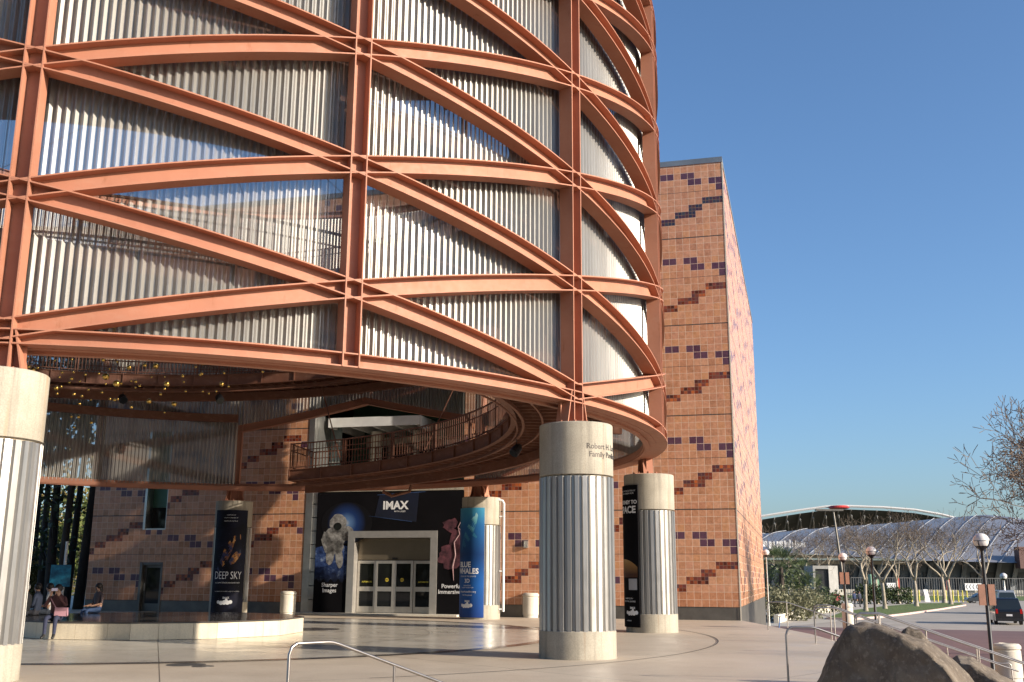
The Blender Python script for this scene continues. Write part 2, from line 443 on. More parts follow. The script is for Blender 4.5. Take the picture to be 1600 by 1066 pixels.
for i in range(16):                                     # posts
    mb = MB(); th = pth(i); e_r, e_t = er(th), et(th); even = i % 2 == 0
    zb = 4.88 if even else (Z0 + 1.5 * DZ if i == 7 else ZR - .13)
    for s in (-1, 1):
        o = PC(th, RR + .003 - BW, zb) + e_t * (s * .16 - BT / 2)
        mb.obox(o, e_r * BW, e_t * BT, V((0, 0, ZTOP - zb)))
    mb.obox(PC(th, RR - PWEB - .012, zb) - e_t * .146, e_r * .024, e_t * .292, V((0, 0, ZTOP - zb)))
    for l in range(0, 6):                               # stiffeners at the nodes
        for du in (-.17, .17):
            z = Z0 + (l + (0 if even else .5)) * DZ + du
            if zb < z < ZTOP - .1: mb.obox(PC(th, RR - BW + .002, z - .011) - e_t * .146, e_r * BW, e_t * .292, V((0, 0, .022)))
    if even:                                            # feet flaring on to the column
        for s in (-1, 1):
            a = PC(th, RR - BW + .02, 4.885) + e_t * (s * .37); b = PC(th, RR - BW + .02, ZR + .12) + e_t * (s * .20)
            mb.obox(a, e_r * (BW - .04), e_t * (.03 * s), b - a)
        mb.obox(PC(th, RR - PWEB + .02, 4.885) - e_t * .37, e_r * .02, e_t * .74, V((0, 0, ZR - .14 - 4.885)))
        mb.box(PC(th, RR - BW / 2, 4.892), (.9, .9, .03), Matrix.Rotation(R_(th), 3, 'Z'))
        for a in range(8):                              # anchor bolts
            p = PC(th, RR - BW / 2, 4.9) + e_t * (.40 * math.cos(a * math.pi / 4)) + e_r * (.40 * math.sin(a * math.pi / 4))
            mb.tube([p, p + V((0, 0, .07))], .02, 6)
    mb.build('post', M['steel'], rot)
def helix(i, l0, l1, n=25, zadd=0.0):
    a = math.atan2((l1 - l0) * DZ, RR * R_(2 * DTH))
    return [(pth(i) + 2 * DTH * k / (n - 1), Z0 + zadd + (l0 + (l1 - l0) * k / (n - 1)) * DZ, a) for k in range(n)]
for i in range(0, 16, 2):                               # the two families of slanting beams
    for l in range(5):
        if i == 6 and l == 0: continue                  # left open for the upper entrance
        mb = MB(); hbeam(mb, helix(i, l, l + 1), -.003); mb.build('lattice_beam', M['steel'], rot)
        mb = MB(); hbeam(mb, helix(i, l + 1, l), .0); mb.build('lattice_beam', M['steel'], rot)
mb = MB(); ringS = [(k * 2.5, ZR, 0) for k in range(145)]
hbeam(mb, ringS, -.006, .27, .34); mb.build('ring_beam', M['steel'], rot)
mb = MB(); hbeam(mb, [(t, ZTOP, 0) for t, _, _ in ringS], -.006, .30, .34); mb.build('ring_beam', M['steel'], rot)
mb = MB(); RS = RR - .50
sweep(mb, ringS, RS - .16, RR - .34, -.145, -.12)
sweep(mb, ringS, RS - .16, RS - .02, -.20, -.14); sweep(mb, ringS, RS - .05, RS - .02, -.14, .10); sweep(mb, ringS, RS - .20, RS - .14, -.16, .0)
for k in range(96):
    th = k * 3.75 + 1
    mb.bar(PC(th, RS, ZR - .1), PC(th, RR - .33, ZR - .1), .05, .08)
mb.build('screen_rail', M['steel'], rot)
# corrugated perforated screens, one sheet a bay
def screen_bottom(thd, i):
    if i in (6, 7):                                     # open above the upper entrance
        t = (thd - pth(6)) / (2 * DTH)
        return Z0 + (1.5 - abs(t - .5)) * DZ + .1
    return ZR - .14
for i in range(16):
    mb = MB(); g = math.degrees(.006 / RS); t0, t1 = pth(i) + g, pth(i + 1) - g
    n = int(R_(t1 - t0) * RS / .152); prof = [(0, 0), (.16, 0), (.50, -.056), (.66, -.056)]
    pts = [(t0 + (t1 - t0) * (k + f) / n, d) for k in range(n) for f, d in prof] + [(t1, 0)]
    for (ta, da), (tb, db) in zip(pts, pts[1:]):
        za, zb = screen_bottom(ta, i), screen_bottom(tb, i)
        mb.quad(PC(ta, RS + da, za), PC(tb, RS + db, zb), PC(tb, RS + db, ZTOP - .3), PC(ta, RS + da, ZTOP - .3))
    mb.build('corrugated_screen', M['screen'], rot)
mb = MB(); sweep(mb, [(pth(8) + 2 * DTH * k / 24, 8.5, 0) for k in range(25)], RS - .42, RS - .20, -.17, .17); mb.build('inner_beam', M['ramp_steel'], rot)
mb = MB(); rp = [(CX + 14.2 * math.cos(R_(a)), CY + 14.2 * math.sin(R_(a))) for a in range(-190, 11, 5)]
mb.prism(rp, ZTOP - .05, ZTOP + .15)
for k in range(-14, 15, 2):
    ln = math.sqrt(14.2 ** 2 - k * k); mb.obox((CX + k - .06, CY - ln, ZTOP - .45), (.12, 0, 0), (0, ln + 2.4, 0), (0, 0, .39))
mb.build('roof_deck', M['ramp_steel'], rot)  # half roof added to block sky and cut fill light inside the drum
mb = MB()
for k in range(16): mb.tube([PC(pth(k), RS - .3, ZTOP - .4), V((CX, CY, ZTOP - .1))], .012, 5)
for q in (2.0, 4.0, 6.0): mb.tube([PC(a * 7.5, q, ZTOP - .1 - .3 * q / RS) for a in range(49)], .01, 5, False)
mb.build('cable_net', M['black'], rot)

# ------------------------------------------------------------------ spiral walkway inside
RIN, ROUT = 10.5, 13.3
def ramp_z(th): return 5.83 + .0114 * (172 - th)
ramp = empty('spiral_walkway', (CX, CY, 0), 0, 'brown steel walkway with picket railings spiralling up inside the rotunda', 'walkway')
TH_END = 172 - 930
def rsamp(step, z=0.0, t0=172.0, t1=TH_END):
    n = int((t0 - t1) / step); return [(t0 - (t0 - t1) * k / n, ramp_z(t0 - (t0 - t1) * k / n) + z, 0) for k in range(n + 1)]
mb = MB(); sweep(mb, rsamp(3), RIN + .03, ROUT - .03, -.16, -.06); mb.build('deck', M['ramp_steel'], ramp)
for r in (RIN - .03, ROUT - .03):
    mb = MB(); sweep(mb, rsamp(3), r, r + .05, -.40, 0.0); sweep(mb, rsamp(3), r - .07, r + .11, -.425, -.40); sweep(mb, rsamp(3), r - .07, r + .11, 0.0, .025)
    th = 172
    while th > TH_END:
        z = ramp_z(th); mb.obox(PC(th, r - .08, z - .42), er(th) * .22, et(th) * .04, V((0, 0, .46))); th -= 7.5
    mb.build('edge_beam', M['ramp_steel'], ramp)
mb = MB(); th = 171.0
while th > TH_END:
    z = ramp_z(th); mb.bar(PC(th, RIN, z - .28), PC(th, ROUT, z - .28), .07, .2); th -= 2.4
sweep(mb, rsamp(3), RIN + .25, RIN + .33, -.60, -.50); sweep(mb, rsamp(3), RIN + .85, RIN + .91, -.56, -.48); sweep(mb, rsamp(3), ROUT - .9, ROUT - .7, -.75, -.42)
mb.build('floor_joists', M['ramp_steel'], ramp)
for r in (RIN, ROUT):
    mb = MB()
    for dz, w in ((1.07, .05), (.80, .03), (.12, .035)): sweep(mb, rsamp(3, dz), r - w / 2, r + w / 2, -w / 2, w / 2)
    step = math.degrees(.135 / r); th = 172.0
    while th > TH_END:
        z = ramp_z(th); p = PC(th, r, z + .12); mb.obox(p - er(th) * .011 - et(th) * .011, er(th) * .022, et(th) * .022, V((0, 0, .95))); th -= step
    th = 172.0
    while th > TH_END:
        z = ramp_z(th)
        for d in (0, .5): mb.obox(PC(th - d, r - .03, z), er(th) * .06, et(th) * .035, V((0, 0, 1.1)))
        th -= 12.5
    mb.build('railing', M['ramp_steel'], ramp)
mb = MB()                                               # the free end
for dz in (1.07, .80, .12): mb.bar(PC(172, RIN, ramp_z(172) + dz), PC(172, ROUT, ramp_z(172) + dz), .04)
for k in range(21): p = PC(172, RIN + .14 * k, ramp_z(172) + .12); mb.bar(p, p + V((0, 0, .95)), .022)
mb.obox(PC(172, RIN, ramp_z(172) - .42), er(172) * (ROUT - RIN), et(172) * .05, V((0, 0, .43)))
mb.build('end_railing', M['ramp_steel'], ramp)
for k in range(-25, 8):
    th = pth(k)
    if th > 170 or th < TH_END: continue
    z = ramp_z(th) - .3; mb = MB()
    mb.obox(PC(th, ROUT - .2, z - .18) - et(th) * .11, er(th) * (RS - .25 - ROUT), et(th) * .22, V((0, 0, .36))); mb.build('bracket', M['ramp_steel'], ramp)
for th, dth, in ((160, 9), (138, -7), (118, 8), (95, -8), (-150, 7), (-170, -7)):
    mb = MB(); z = ramp_z(th); mb.tube([PC(th, RIN + .05, z + .05), PC(th + dth, RIN + 1.2, z + 4.0)], .028, 6); mb.build('hanging_rod', M['ramp_steel'], ramp)
mb = MB(); mb.tube([PC(t, RIN + .1, ramp_z(t) - .66) for t in range(168, -200, -4)], .03, 6, False)
mb.tube([at(598, 768, 43.4), at(612, 775, 43.4), at(640, 768, 43.4), at(644, 752, 43.4)], .07, 8)
mb.build('conduit', M['ramp_steel'], ramp)
def spot(p, aim, label):
    root = empty('spotlight', p, 0, label, 'spotlight', 'spotlights under the spiral walkway')
    a = V(p); d = (V(aim) - a).normalized()
    b = MB(); c = a - V((0, 0, .32)); b.tube([c - d * .22, c - d * .1, c + d * .16, c + d * .2], [.07, .15, .17, .17], 14); b.build('lamp_head', M['black'], root)
    b = MB(); b.tube([c + d * .201, c + d * .21], .15, 14); b.build('lens', M['glass_dark'], root)
    b = MB(); b.bar(a, c, .03); b.build('bracket', M['black'], root)
for th, lab, aim in ((-151, 'black spotlight hanging under the upper walkway, the left one of the pair', (-8, 30, 0)), (-171, 'black spotlight hanging under the upper walkway, the right one of the pair', (-6, 34, 0)),
                ):
    spot(PC(th, RIN + .29, ramp_z(th) - .60), aim, lab)
spot(PC(101, RIN + .29, ramp_z(101) - .60), (-4, 30, 0), 'black spotlight under the lower walkway just left of the inscribed column')
# ------------------------------------------------------------------ gold balls hanging in the rotunda
rg = random.Random(21); ballmesh = {}; wires = []
def ball_mesh(r):
    if r not in ballmesh:
        b = MB(); b.sphere((0, 0, 0), r, 12); o = b.build('ball', M['gold'], None, True); ballmesh[r] = o.data; D.objects.remove(o)
    return ballmesh[r]
cnt = 0
while cnt < 290:
    p = V((rg.uniform(-1, 1), rg.uniform(-1, 1), rg.uniform(-1, 1)))
    if p.length > 1: continue
    big = rg.random() < .30; r = rg.choice((.075, .085, .10)) if big else rg.choice((.032, .04, .05))
    q = V((CX - 2.3 + p.x * 6.2, CY - 1.6 + p.y * 5.4, 8.5 + p.z * 2.6 + abs(p.x) * .3))
    root = empty('gold_ball', q, 0, ('large' if big else 'small') + ' gold ball hanging inside the rotunda', 'ball', ('large' if big else 'small') + ' gold balls hanging in the rotunda')
    o = D.objects.new('sphere', ball_mesh(r)); COL.objects.link(o); o.parent = root
    b = MB(); b.tube([(0, 0, 0), (0, 0, ZTOP - .25 - q.z)], .0015, 3, False); b.build('wire', M['black'], root, False, False)
    cnt += 1
# ------------------------------------------------------------------ concrete columns
RCOL = .80; RC = RR - .078
def column(i):
    c = PC(pth(i), RC, 0)
    labs = {0: 'fluted metal and concrete column at the left edge of the photo', 2: 'fluted metal and concrete column with an engraved name on its cap',
            4: 'fluted metal and concrete column behind and right of the inscribed one', 6: 'fluted metal and concrete column behind the blue whale banner',
            8: 'concrete column behind the black nebula banner by the tiled wall'}
    root = empty('column', c, 0, labs[i], 'column', 'columns carrying the rotunda')
    b = MB(); b.lathe([(.001, 0), (RCOL + .012, 0), (RCOL + .012, .545), (RCOL - .01, .565), (.001, .565)], c, 48); o = b.build('base', M['concrete'], root); smooth_angle(o)
    b = MB(); n = 30; ring = []
    for k in range(n):
        for f, d in ((0, 0), (.46, 0), (.60, -.055), (.86, -.055)): ring.append((360 * (k + f) / n, RCOL + .004 + d))
    m_ = len(ring); vs = []
    rr2 = random.Random(i)
    dent = [rr2.uniform(-.0012, .0012) for _ in ring]
    zs = (.50, 1.6, 2.7, 3.72)
    for z in zs:
        for k, (a, r) in enumerate(ring):
            zz = z + (rr2.uniform(-.012, .02) if z == zs[0] else 0)
            r2 = r + (dent[k] if z not in (zs[0], zs[-1]) else 0)
            vs.append(c + V((r2 * math.cos(R_(a)), r2 * math.sin(R_(a)), zz)))
    b.add(vs, [(j * m_ + k, j * m_ + (k + 1) % m_, (j + 1) * m_ + (k + 1) % m_, (j + 1) * m_ + k) for j in range(3) for k in range(m_)]); b.build('fluted_cladding', M['galv'], root)
    b = MB(); b.lathe([(.001, 3.66), (RCOL - .06, 3.66), (RCOL - .06, 3.735), (RCOL, 3.76), (RCOL, 4.855), (RCOL - .02, 4.875), (.001, 4.875)], c, 64); cap = b.build('cap', M['concrete'], root); smooth_angle(cap)
    return root, cap, c
cols = {i: column(i) for i in (0, 2, 4, 6, 8)}
# engraved donor lettering on the cap of the near column
root, cap, c = cols[2]
def on_cyl(c, r, th0):                                   # x along the arc, y up
    def fn(x, y):
        a = R_(th0) + x / r; return V((c.x + r * math.sin(a), c.y - r * math.cos(a), y))
    return fn
M['letter'] = plain('dark_bronze_lettering', (.06, .05, .04), .5, .4)
fn = on_cyl(c, RCOL + .004, 0)
line_of('lettering', root, M['letter'], 'Robert H. Lorsch', fn, .165, .17, 4.345, 'LEFT', .98, .003); line_of('lettering', root, M['letter'], 'Family Pavilion', fn, .165, .225, 4.175, 'LEFT', .98, .003)
# conduit on the column behind the whale banner
root, cap, c = cols[6]
mb = MB(); p = c + V((RCOL + .14, -.3, 0))
mb.tube([p + V((0, 0, .3)), p + V((0, 0, 4.62)), p + V((-.06, 0, 4.74)), p + V((-.35, 0, 4.8)), p + V((-.75, 0, 4.84))], .055, 8)
for z in (.4, 1.9, 4.1): mb.box(p + V((-.08, 0, z)), (.2, .06, .05))
mb.build('conduit', M['white_metal'], root)
# ------------------------------------------------------------------ banners
M['print_white'] = plain('white_print', (.72, .72, .72), .6, 0, .02)
M['print_grey'] = plain('grey_print', (.34, .34, .36), .6, 0, .05)
def nebula_mat():
    t = NT('nebula_print'); v = t.coord('Object', (1, 1, 1)); f = t.noise(v, 2.2, 7, .7)
    t.base(t.ramp(f, [(.38, (.004, .004, .012)), (.48, (.012, .022, .085)), (.54, (.16, .055, .012)), (.60, (.46, .19, .03)), (.70, (.50, .34, .16))])); rough(t, .55); return t.mat
def gradient_mat(name, stops, axis=2, noise=.1, z0=0.0, z1=4.5):
    t = NT(name); sp = t.n('ShaderNodeSeparateXYZ'); v = t.coord(); t.l(v, sp.inputs[0])
    f = t.math('DIVIDE', t.math('SUBTRACT', sp.outputs[axis], z0), z1 - z0)
    f = t.math('ADD', f, t.math('MULTIPLY', t.math('SUBTRACT', t.noise(v, 1.6, 5), .5), noise))
    t.base(t.ramp(f, stops)); rough(t, .6); t.b.inputs['Specular IOR Level'].default_value = .25; return t.mat
M['nebula'] = nebula_mat()
def starry():
    t = NT('night_sky_print'); v = t.coord()
    n = t.n('ShaderNodeTexVoronoi'); t.l(v, n.inputs['Vector']); n.inputs['Scale'].default_value = 9
    s = t.math('LESS_THAN', n.outputs['Distance'], .05)
    b = t.ramp(t.noise(v, 1.3, 5), [(.4, (.004, .004, .007)), (.7, (.010, .012, .032))])
    t.base(t.mix(t.math('MULTIPLY', s, .6), b, (.35, .42, .6))); rough(t, .7); t.b.inputs['Specular IOR Level'].default_value = .2; return t.mat
M['night'] = starry()
M['black_print'] = plain('black_print', (.0045, .004, .005), .8, 0, .3, 1, 0, .1)
M['ocean'] = gradient_mat('ocean_print', [(0, (.012, .045, .20)), (.3, (.010, .085, .30)), (.55, (.006, .035, .13)), (.8, (.012, .095, .26)), (1, (.05, .26, .38))])
M['whale'] = gradient_mat('whale_print', [(0, (.012, .06, .18)), (.45, (.03, .16, .27)), (.8, (.12, .36, .42)), (1, (.40, .60, .62))], 2, .12, 2.5, 4.2)
M['planet'] = gradient_mat('planet_print', [(0, (.06, .02, .008)), (.5, (.30, .16, .05)), (1, (.55, .38, .18))], 2, .25, 1.6, 2.3)
def banner(i, name, label, mat, z0, z1, ha):
    c = PC(pth(i), RC, 0); d = V((CX - c.x, CY - c.y)); th0 = math.degrees(math.atan2(d.x, -d.y))
    root = empty('banner', V((c.x, c.y, z0)), 0, label, 'banner', 'film banners on the columns')
    R1 = RCOL + .055; b = MB(); n = 28
    fo, fi = on_cyl(c, R1, th0), on_cyl(c, R1 - .035, th0); L = R1 * R_(ha)
    xs = [-L + 2 * L * k / n for k in range(n + 1)]; xi = [x * (R1 - .035) / R1 for x in xs]
    vs = [fo(x, z0) for x in xs] + [fo(x, z1) for x in xs] + [fi(x, z0) for x in xi] + [fi(x, z1) for x in xi]; k1 = n + 1
    fs = []
    for k in range(n):
        fs += [(k, k + 1, k1 + k + 1, k1 + k), (2 * k1 + k + 1, 2 * k1 + k, 3 * k1 + k, 3 * k1 + k + 1), (k1 + k, k1 + k + 1, 3 * k1 + k + 1, 3 * k1 + k), (k + 1, k, 2 * k1 + k, 2 * k1 + k + 1)]
    fs += [(0, k1, 3 * k1, 2 * k1), (n, 2 * k1 + n, 3 * k1 + n, k1 + n)]
    b.add(vs, fs); pan = b.build('printed_panel', mat, root); smooth_angle(pan)
    return root, on_cyl(c, R1 + .004, th0), on_cyl(c, R1 + .007, th0), L
def strip(mb, fn, poly, m=None):                         # flat shape printed on the banner, cut fine enough to follow the curve
    xs = [p[0] for p in poly]
    n = len(poly) // 2                                   # poly: left edge points upward, then right edge points downward
    for k in range(n - 1):
        a, b_, c_, d = poly[k], poly[k + 1], poly[-2 - k], poly[-1 - k]
        for q in range(4):
            f0, f1 = q / 4, (q + 1) / 4
            L = lambda p, r, f: (p[0] + (r[0] - p[0]) * f, p[1] + (r[1] - p[1]) * f)
            mb.add([fn(*L(a, d, f0)), fn(*L(a, d, f1)), fn(*L(b_, c_, f1)), fn(*L(b_, c_, f0))], [(0, 1, 2, 3)], m)
def blob(mb, fn, cx, cy, rx, ry, n=18, m=None, wob=0.0, seed=0, rot=0.0):
    q = random.Random(seed); pts = []
    for k in range(n):
        a = 2 * math.pi * k / n; w = 1 + q.uniform(-wob, wob); x, y = rx * w * math.cos(a), ry * w * math.sin(a)
        pts.append(fn(cx + x * math.cos(rot) - y * math.sin(rot), cy + x * math.sin(rot) + y * math.cos(rot)))
    mid = fn(cx, cy); mb.add([mid] + pts, [(0, 1 + k, 1 + (k + 1) % n) for k in range(n)], m)
def wheel_mark(root, fn, x, y, s=1.0, mat='print_white'):  # the venue's mark: a row of overlapping discs
    b = MB()
    text_on(b, 'IMAX', fn, .10 * s, x - .06 * s, y + .15 * s, 'LEFT', bold=.004)
    for k, (dx, dy, r) in enumerate(((-.22, 0, .06), (-.11, -.03, .075), (.01, -.015, .085), (.13, -.02, .08), (.235, 0, .07), (.08, .075, .05))): blob(b, fn, x + dx * s, y + dy * s, r * s, r * s, 14)
    b.build('venue_mark', M[mat], root)
# nebula film
root, f1, f2, L = banner(8, 'nebula', 'black banner reading DEEP SKY with an orange and blue nebula', M['night'], .10, 4.46, 51)
b = MB()
strip(b, f1, [(-.50, 2.05), (-.38, 2.5), (-.18, 2.62), (.02, 3.1), (.22, 3.32), (.42, 3.42), (.48, 3.2), (.30, 3.16), (.16, 2.85), (.05, 2.45), (.3, 2.62), (.52, 2.72), (.40, 2.45), (.05, 2.15), (-.2, 2.05), (-.4, 1.88)][:0] or [(-.52, 1.95), (-.35, 2.35), (-.22, 2.75), (-.02, 3.1), (.2, 3.36), (.46, 3.42), (.48, 3.22), (.22, 3.12), (.12, 2.7), (-.02, 2.35), (-.2, 2.08), (-.40, 1.82)])
strip(b, f1, [(.02, 2.25), (.14, 2.5), (.30, 2.68), (.50, 2.78), (.52, 2.60), (.40, 2.38), (.26, 2.18), (.10, 2.12)])
b.build('nebula_picture', M['nebula'], root)
pw = M['print_white']
line_of('title', root, pw, 'DEEP SKY', f1, .46, 0, 1.66, sx=.62, mx=1.38, bold=-.004); line_of('subtitle', root, pw, 'A COSMIC ORIGIN DOCUMENTARY', f1, .075, 0, 1.36, mx=1.1)
for k, t_ in enumerate(('NARRATED BY', 'FROM THE MAKERS OF', 'DIRECTED AND WRITTEN BY')): line_of('credit_line', root, pw, t_, f1, .06, 0, (4.24, 4.12, 3.98)[k], mx=.6)
line_of('credit_line', root, pw, 'IN THEATERS NOW AND CLOSE TO THE STARS', f1, .05, 0, 1.0, mx=1.1)
wheel_mark(root, f1, -.08, .56, 1.15)
# whale film
root, f1, f2, L = banner(6, 'whale', 'blue banner reading BLUE WHALES 3D with a swimming whale', M['ocean'], .08, 4.42, 49)
b = MB()
strip(b, f1, [(-.40, 2.75), (-.30, 3.1), (-.16, 3.4), (.02, 3.72), (.22, 4.0), (.40, 4.22), (.46, 4.12), (.42, 3.85), (.28, 3.45), (.08, 3.1), (-.12, 2.86), (-.36, 2.62)])
strip(b, f1, [(.22, 3.30), (.30, 3.42), (.44, 3.24), (.40, 3.20)])
b.build('whale_picture', M['whale'], root)
line_of('title', root, pw, 'BLUE', f1, .30, -.16, 2.14, bold=.008); line_of('title', root, pw, 'WHALES', f1, .30, -.04, 1.88, bold=.008, mx=1.12)
line_of('subtitle', root, pw, 'RETURN OF THE GIANTS', f1, .075, -.02, 1.68, mx=1.1); line_of('title', root, pw, '3D', f1, .22, 0, 1.50, bold=.003)
line_of('credit_line', root, pw, 'NARRATED BY', f1, .06, 0, 1.32); line_of('credit_line', root, pw, 'A GIANT SCREEN FILM', f1, .06, 0, 1.24)
line_of('web_line', root, pw, 'bluewhalesfilm.org', f1, .11, .0, 1.08, mx=1.0); line_of('web_line', root, pw, 'for the planet', f1, .09, .0, .95)
wheel_mark(root, f1, -.05, .55, 1.05)
# space film
root, f1, f2, L = banner(4, 'space', 'black banner reading JOURNEY TO SPACE above an orange planet', M['black_print'], .16, 4.52, 50)
b = MB()
px_ = [(-.70 + .07 * k) for k in range(21)]; arc = [(x, 1.70 + .52 * math.sqrt(max(0, 1 - ((x - .05) / .76) ** 2))) for x in px_]
for (xa_, ya_), (xb_, yb_) in zip(arc, arc[1:]): b.add([f1(xa_, 1.66), f1(xb_, 1.66), f1(xb_, yb_), f1(xa_, ya_)], [(0, 1, 2, 3)])
b.build('planet_picture', M['planet'], root)
line_of('title', root, pw, 'JOURNEY TO', f1, .16, .25, 3.98, bold=.006, mx=1.0); line_of('title', root, pw, 'SPACE', f1, .30, .25, 3.74, bold=.010, mx=.98)
for t_, fn_, y_ in (('FROM THE PRODUCERS OF', f1, 4.34), ('GIANT SCREEN FILMS', f1, 4.26), ('NARRATED BY', f2, 1.02), ('OPENS THIS SUMMER', f2, .93), ('cascience', f1, .36)): line_of('credit_line', root, pw, t_, fn_, .065, .3, y_, mx=.75)
b = MB(); strip(b, f2, [(.33, 1.28), (.33, 1.62), (.68, 1.62), (.68, 1.28)]); b.build('shuttle_picture', M['print_grey'], root)
wheel_mark(root, f1, .42, .60, .9)
# ------------------------------------------------------------------ museum building
bld = empty('museum_building', tuple(WK), 0, 'terracotta tiled museum block with purple and dark mosaic stair patterns', 'building')
TW, PZ = .305, .5
ROOF = 19.78
def cell(c, r, side):
    """kind of tile at column c (1 = at the corner) and row r of its panel (1 = top)"""
    b = (c - 1) // 13; k = (c - 1) % 13 + 1
    rm = r if b % 2 == 0 else (r + 6 - 1) % 13 + 1
    rp = r if b % 2 == 0 else (r - 5 - 1) % 13 + 1
    P = {4: (8, 9, 5, 6), 5: (4, 5, 1, 2), 6: (1,), 3: (11, 13)}
    Mo = {8: (1, 2, 3), 9: (4, 5), 10: (5, 6, 7), 11: (8, 9), 12: (10, 11)}
    if k in P.get(rp, ()): return 1
    if k in Mo.get(rm, ()): return 2
    return 0
def tile_sheet(mb, P, w0, w1, z0, z1, sgn, side):
    """tiles between w0..w1, z0..z1; P(w, z) gives the point, w runs away from the corner"""
    c = int(math.floor(w0 / TW + 1e-6))
    while c * TW < w1 - 1e-6:
        a, b = max(w0, c * TW), min(w1, (c + 1) * TW)
        r = int(math.floor((z0 - PZ) / TW + 1e-6))
        while PZ + r * TW < z1 - 1e-6:
            y0, y1 = max(z0, PZ + r * TW), min(z1, PZ + (r + 1) * TW)
            row = 13 - (r % 13)
            kind = cell(c + 1, row, side)
            m = (0, 1, 2)[kind]
            if kind == 0 and r < 2 and z0 < .6: m = 3
            if kind == 2 and r >= 39 + 13: m = 4
            if kind == 2 and r // 13 == 4 and row <= 10: m = 4
            q = [P(a, y0), P(b, y0), P(b, y1), P(a, y1)]; uv = [(w / TW, (z - PZ) / TW) for w, z in ((a, y0), (b, y0), (b, y1), (a, y1))]
            if sgn < 0: q, uv = q[::-1], uv[::-1]
            mb.quad(*q, m=m, uv=uv); r += 1
        c += 1
TM = [M['tile'], M['tile_purple'], M['tile_mosaic'], M['tile_low'], M['tile_mosaic_blue']]
FP = lambda w, z: WP(-w, z)
WIN = (26.68, 27.90, 3.79, 8.5); DOOR = (26.66, 27.88, 0.0, 2.27); ENT = (11.8, 19.45); LEND = 30.75
REC0, REC1 = 5.46, 10.6
mb = MB()
for (a, b, z0, z1) in ((0, ENT[0], .5, ROOF), (ENT[0], ENT[1], REC1, ROOF), (ENT[1], WIN[0], .5, ROOF), (WIN[0], WIN[1], DOOR[3], WIN[2]), (WIN[0], WIN[1], WIN[3], ROOF), (WIN[1], LEND, .5, ROOF)):
    tile_sheet(mb, FP, a, b, z0, z1, -1, 0)
mb.build('tiled_facade', TM, bld)
mb = MB(); tile_sheet(mb, lambda w, z: SP(w, z), 0.0, SLEN, .5, ROOF, 1, 1); mb.build('tiled_side', TM, bld)
mb = MB()                                               # back, left end, roof
LB = WP(-LEND, 0); LB2 = LB - WN * SLEN; RB = SP(SLEN, 0)
for a, b in ((LB2, LB), (RB, LB2)):
    mb.quad(V((a.x, a.y, LOW)), V((b.x, b.y, LOW)), V((b.x, b.y, ROOF)), V((a.x, a.y, ROOF)))
mb.quad(*(V((p.x, p.y, ROOF - .1)) for p in (WP(0, 0, -.05), RB, LB2, WP(-LEND, 0, -.05)))); mb.build('rear_walls', M['zinc'], bld)
for (a, b) in ((0, ENT[0]), (ENT[1], DOOR[0]), (DOOR[1], LEND)):
    mb = MB()
    mb.obox(WP(-b, 0, -.1), WT * (b - a), WN * .085, V((0, 0, .497)))
    w = a + 2.4
    while w < b: mb.obox(WP(-w, 0, -.02), WT * .012, WN * .008, V((0, 0, .497))); w += 2.75
    mb.build('metal_skirting', M['zinc'], bld)
mb = MB(); mb.obox(SP(0, LOW, -.1), SD * SLEN, SN * .085, V((0, 0, .497 - LOW))); mb.build('side_skirting', M['zinc'], bld)
mb = MB(); mb.obox(WP(-LEND, ROOF, -.4), WT * (LEND + .03), WN * .43, V((0, 0, .25))); mb.obox(SP(-.0, ROOF, -.4) , SD * SLEN, SN * .43, V((0, 0, .25)))
mb.build('parapet_cap', M['blue_zinc'], bld)
mb = MB(); mb.obox(WP(-.004, 0, -.0), WT * .05, WN * .012, V((0, 0, ROOF))); mb.build('corner_trim', M['cream'], bld)
# slot window and side door in the left wall
f = MB()
f.obox(WP(-WIN[1], WIN[2], -.5), WT * .12, WN * .54, V((0, 0, WIN[3] - WIN[2]))); f.obox(WP(-WIN[1] + .12, WIN[2], -.5), WT * (WIN[1] - WIN[0] - .12), WN * .5, V((0, 0, .06)))
f.obox(WP(-WIN[0] - .03, WIN[2] + .06, -.5), WT * .03, WN * .5, V((0, 0, WIN[3] - WIN[2] - .06)))
wf = f.build('window', M['steel_grey'], bld)
f = MB(); f.obox(WP(-WIN[1] + .12, WIN[2] + .06, -.5), WT * (WIN[1] - WIN[0] - .15), WN * .02, V((0, 0, 1.0))); f.build('dark_pane', M['glass_dark'], wf)
f = MB(); f.obox(WP(-WIN[1] + .12, WIN[2] + 1.08, -.5), WT * (WIN[1] - WIN[0] - .15), WN * .02, V((0, 0, WIN[3] - WIN[2] - 1.08))); f.build('green_pane', M['green_wall'], wf)
f = MB(); f.obox(WP(-DOOR[1], 0, -.25), WT * .13, WN * .29, V((0, 0, DOOR[3]))); f.obox(WP(-DOOR[0] - .1, 0, -.25), WT * .1, WN * .27, V((0, 0, DOOR[3])))
f.obox(WP(-DOOR[1] + .13, DOOR[3] - .12, -.25), WT * (DOOR[1] - DOOR[0] - .23), WN * .26, V((0, 0, .12)))
f.obox(WP(-DOOR[1] + .13, .01, -.22), WT * .13, WN * .05, V((0, 0, DOOR[3] - .13))); f.obox(WP(-DOOR[0] - .18, .01, -.22), WT * .08, WN * .05, V((0, 0, DOOR[3] - .13)))
f.obox(WP(-DOOR[1] + .26, .01, -.22), WT * .8, WN * .05, V((0, 0, .36))); f.obox(WP(-DOOR[1] + .26, DOOR[3] - .25, -.22), WT * .8, WN * .05, V((0, 0, .13)))
df = f.build('side_door', M['zinc'], bld)
f = MB(); f.obox(WP(-DOOR[1] + .26, .37, -.21), WT * .8, WN * .02, V((0, 0, DOOR[3] - .62))); f.build('pane', M['glass_dark'], df)
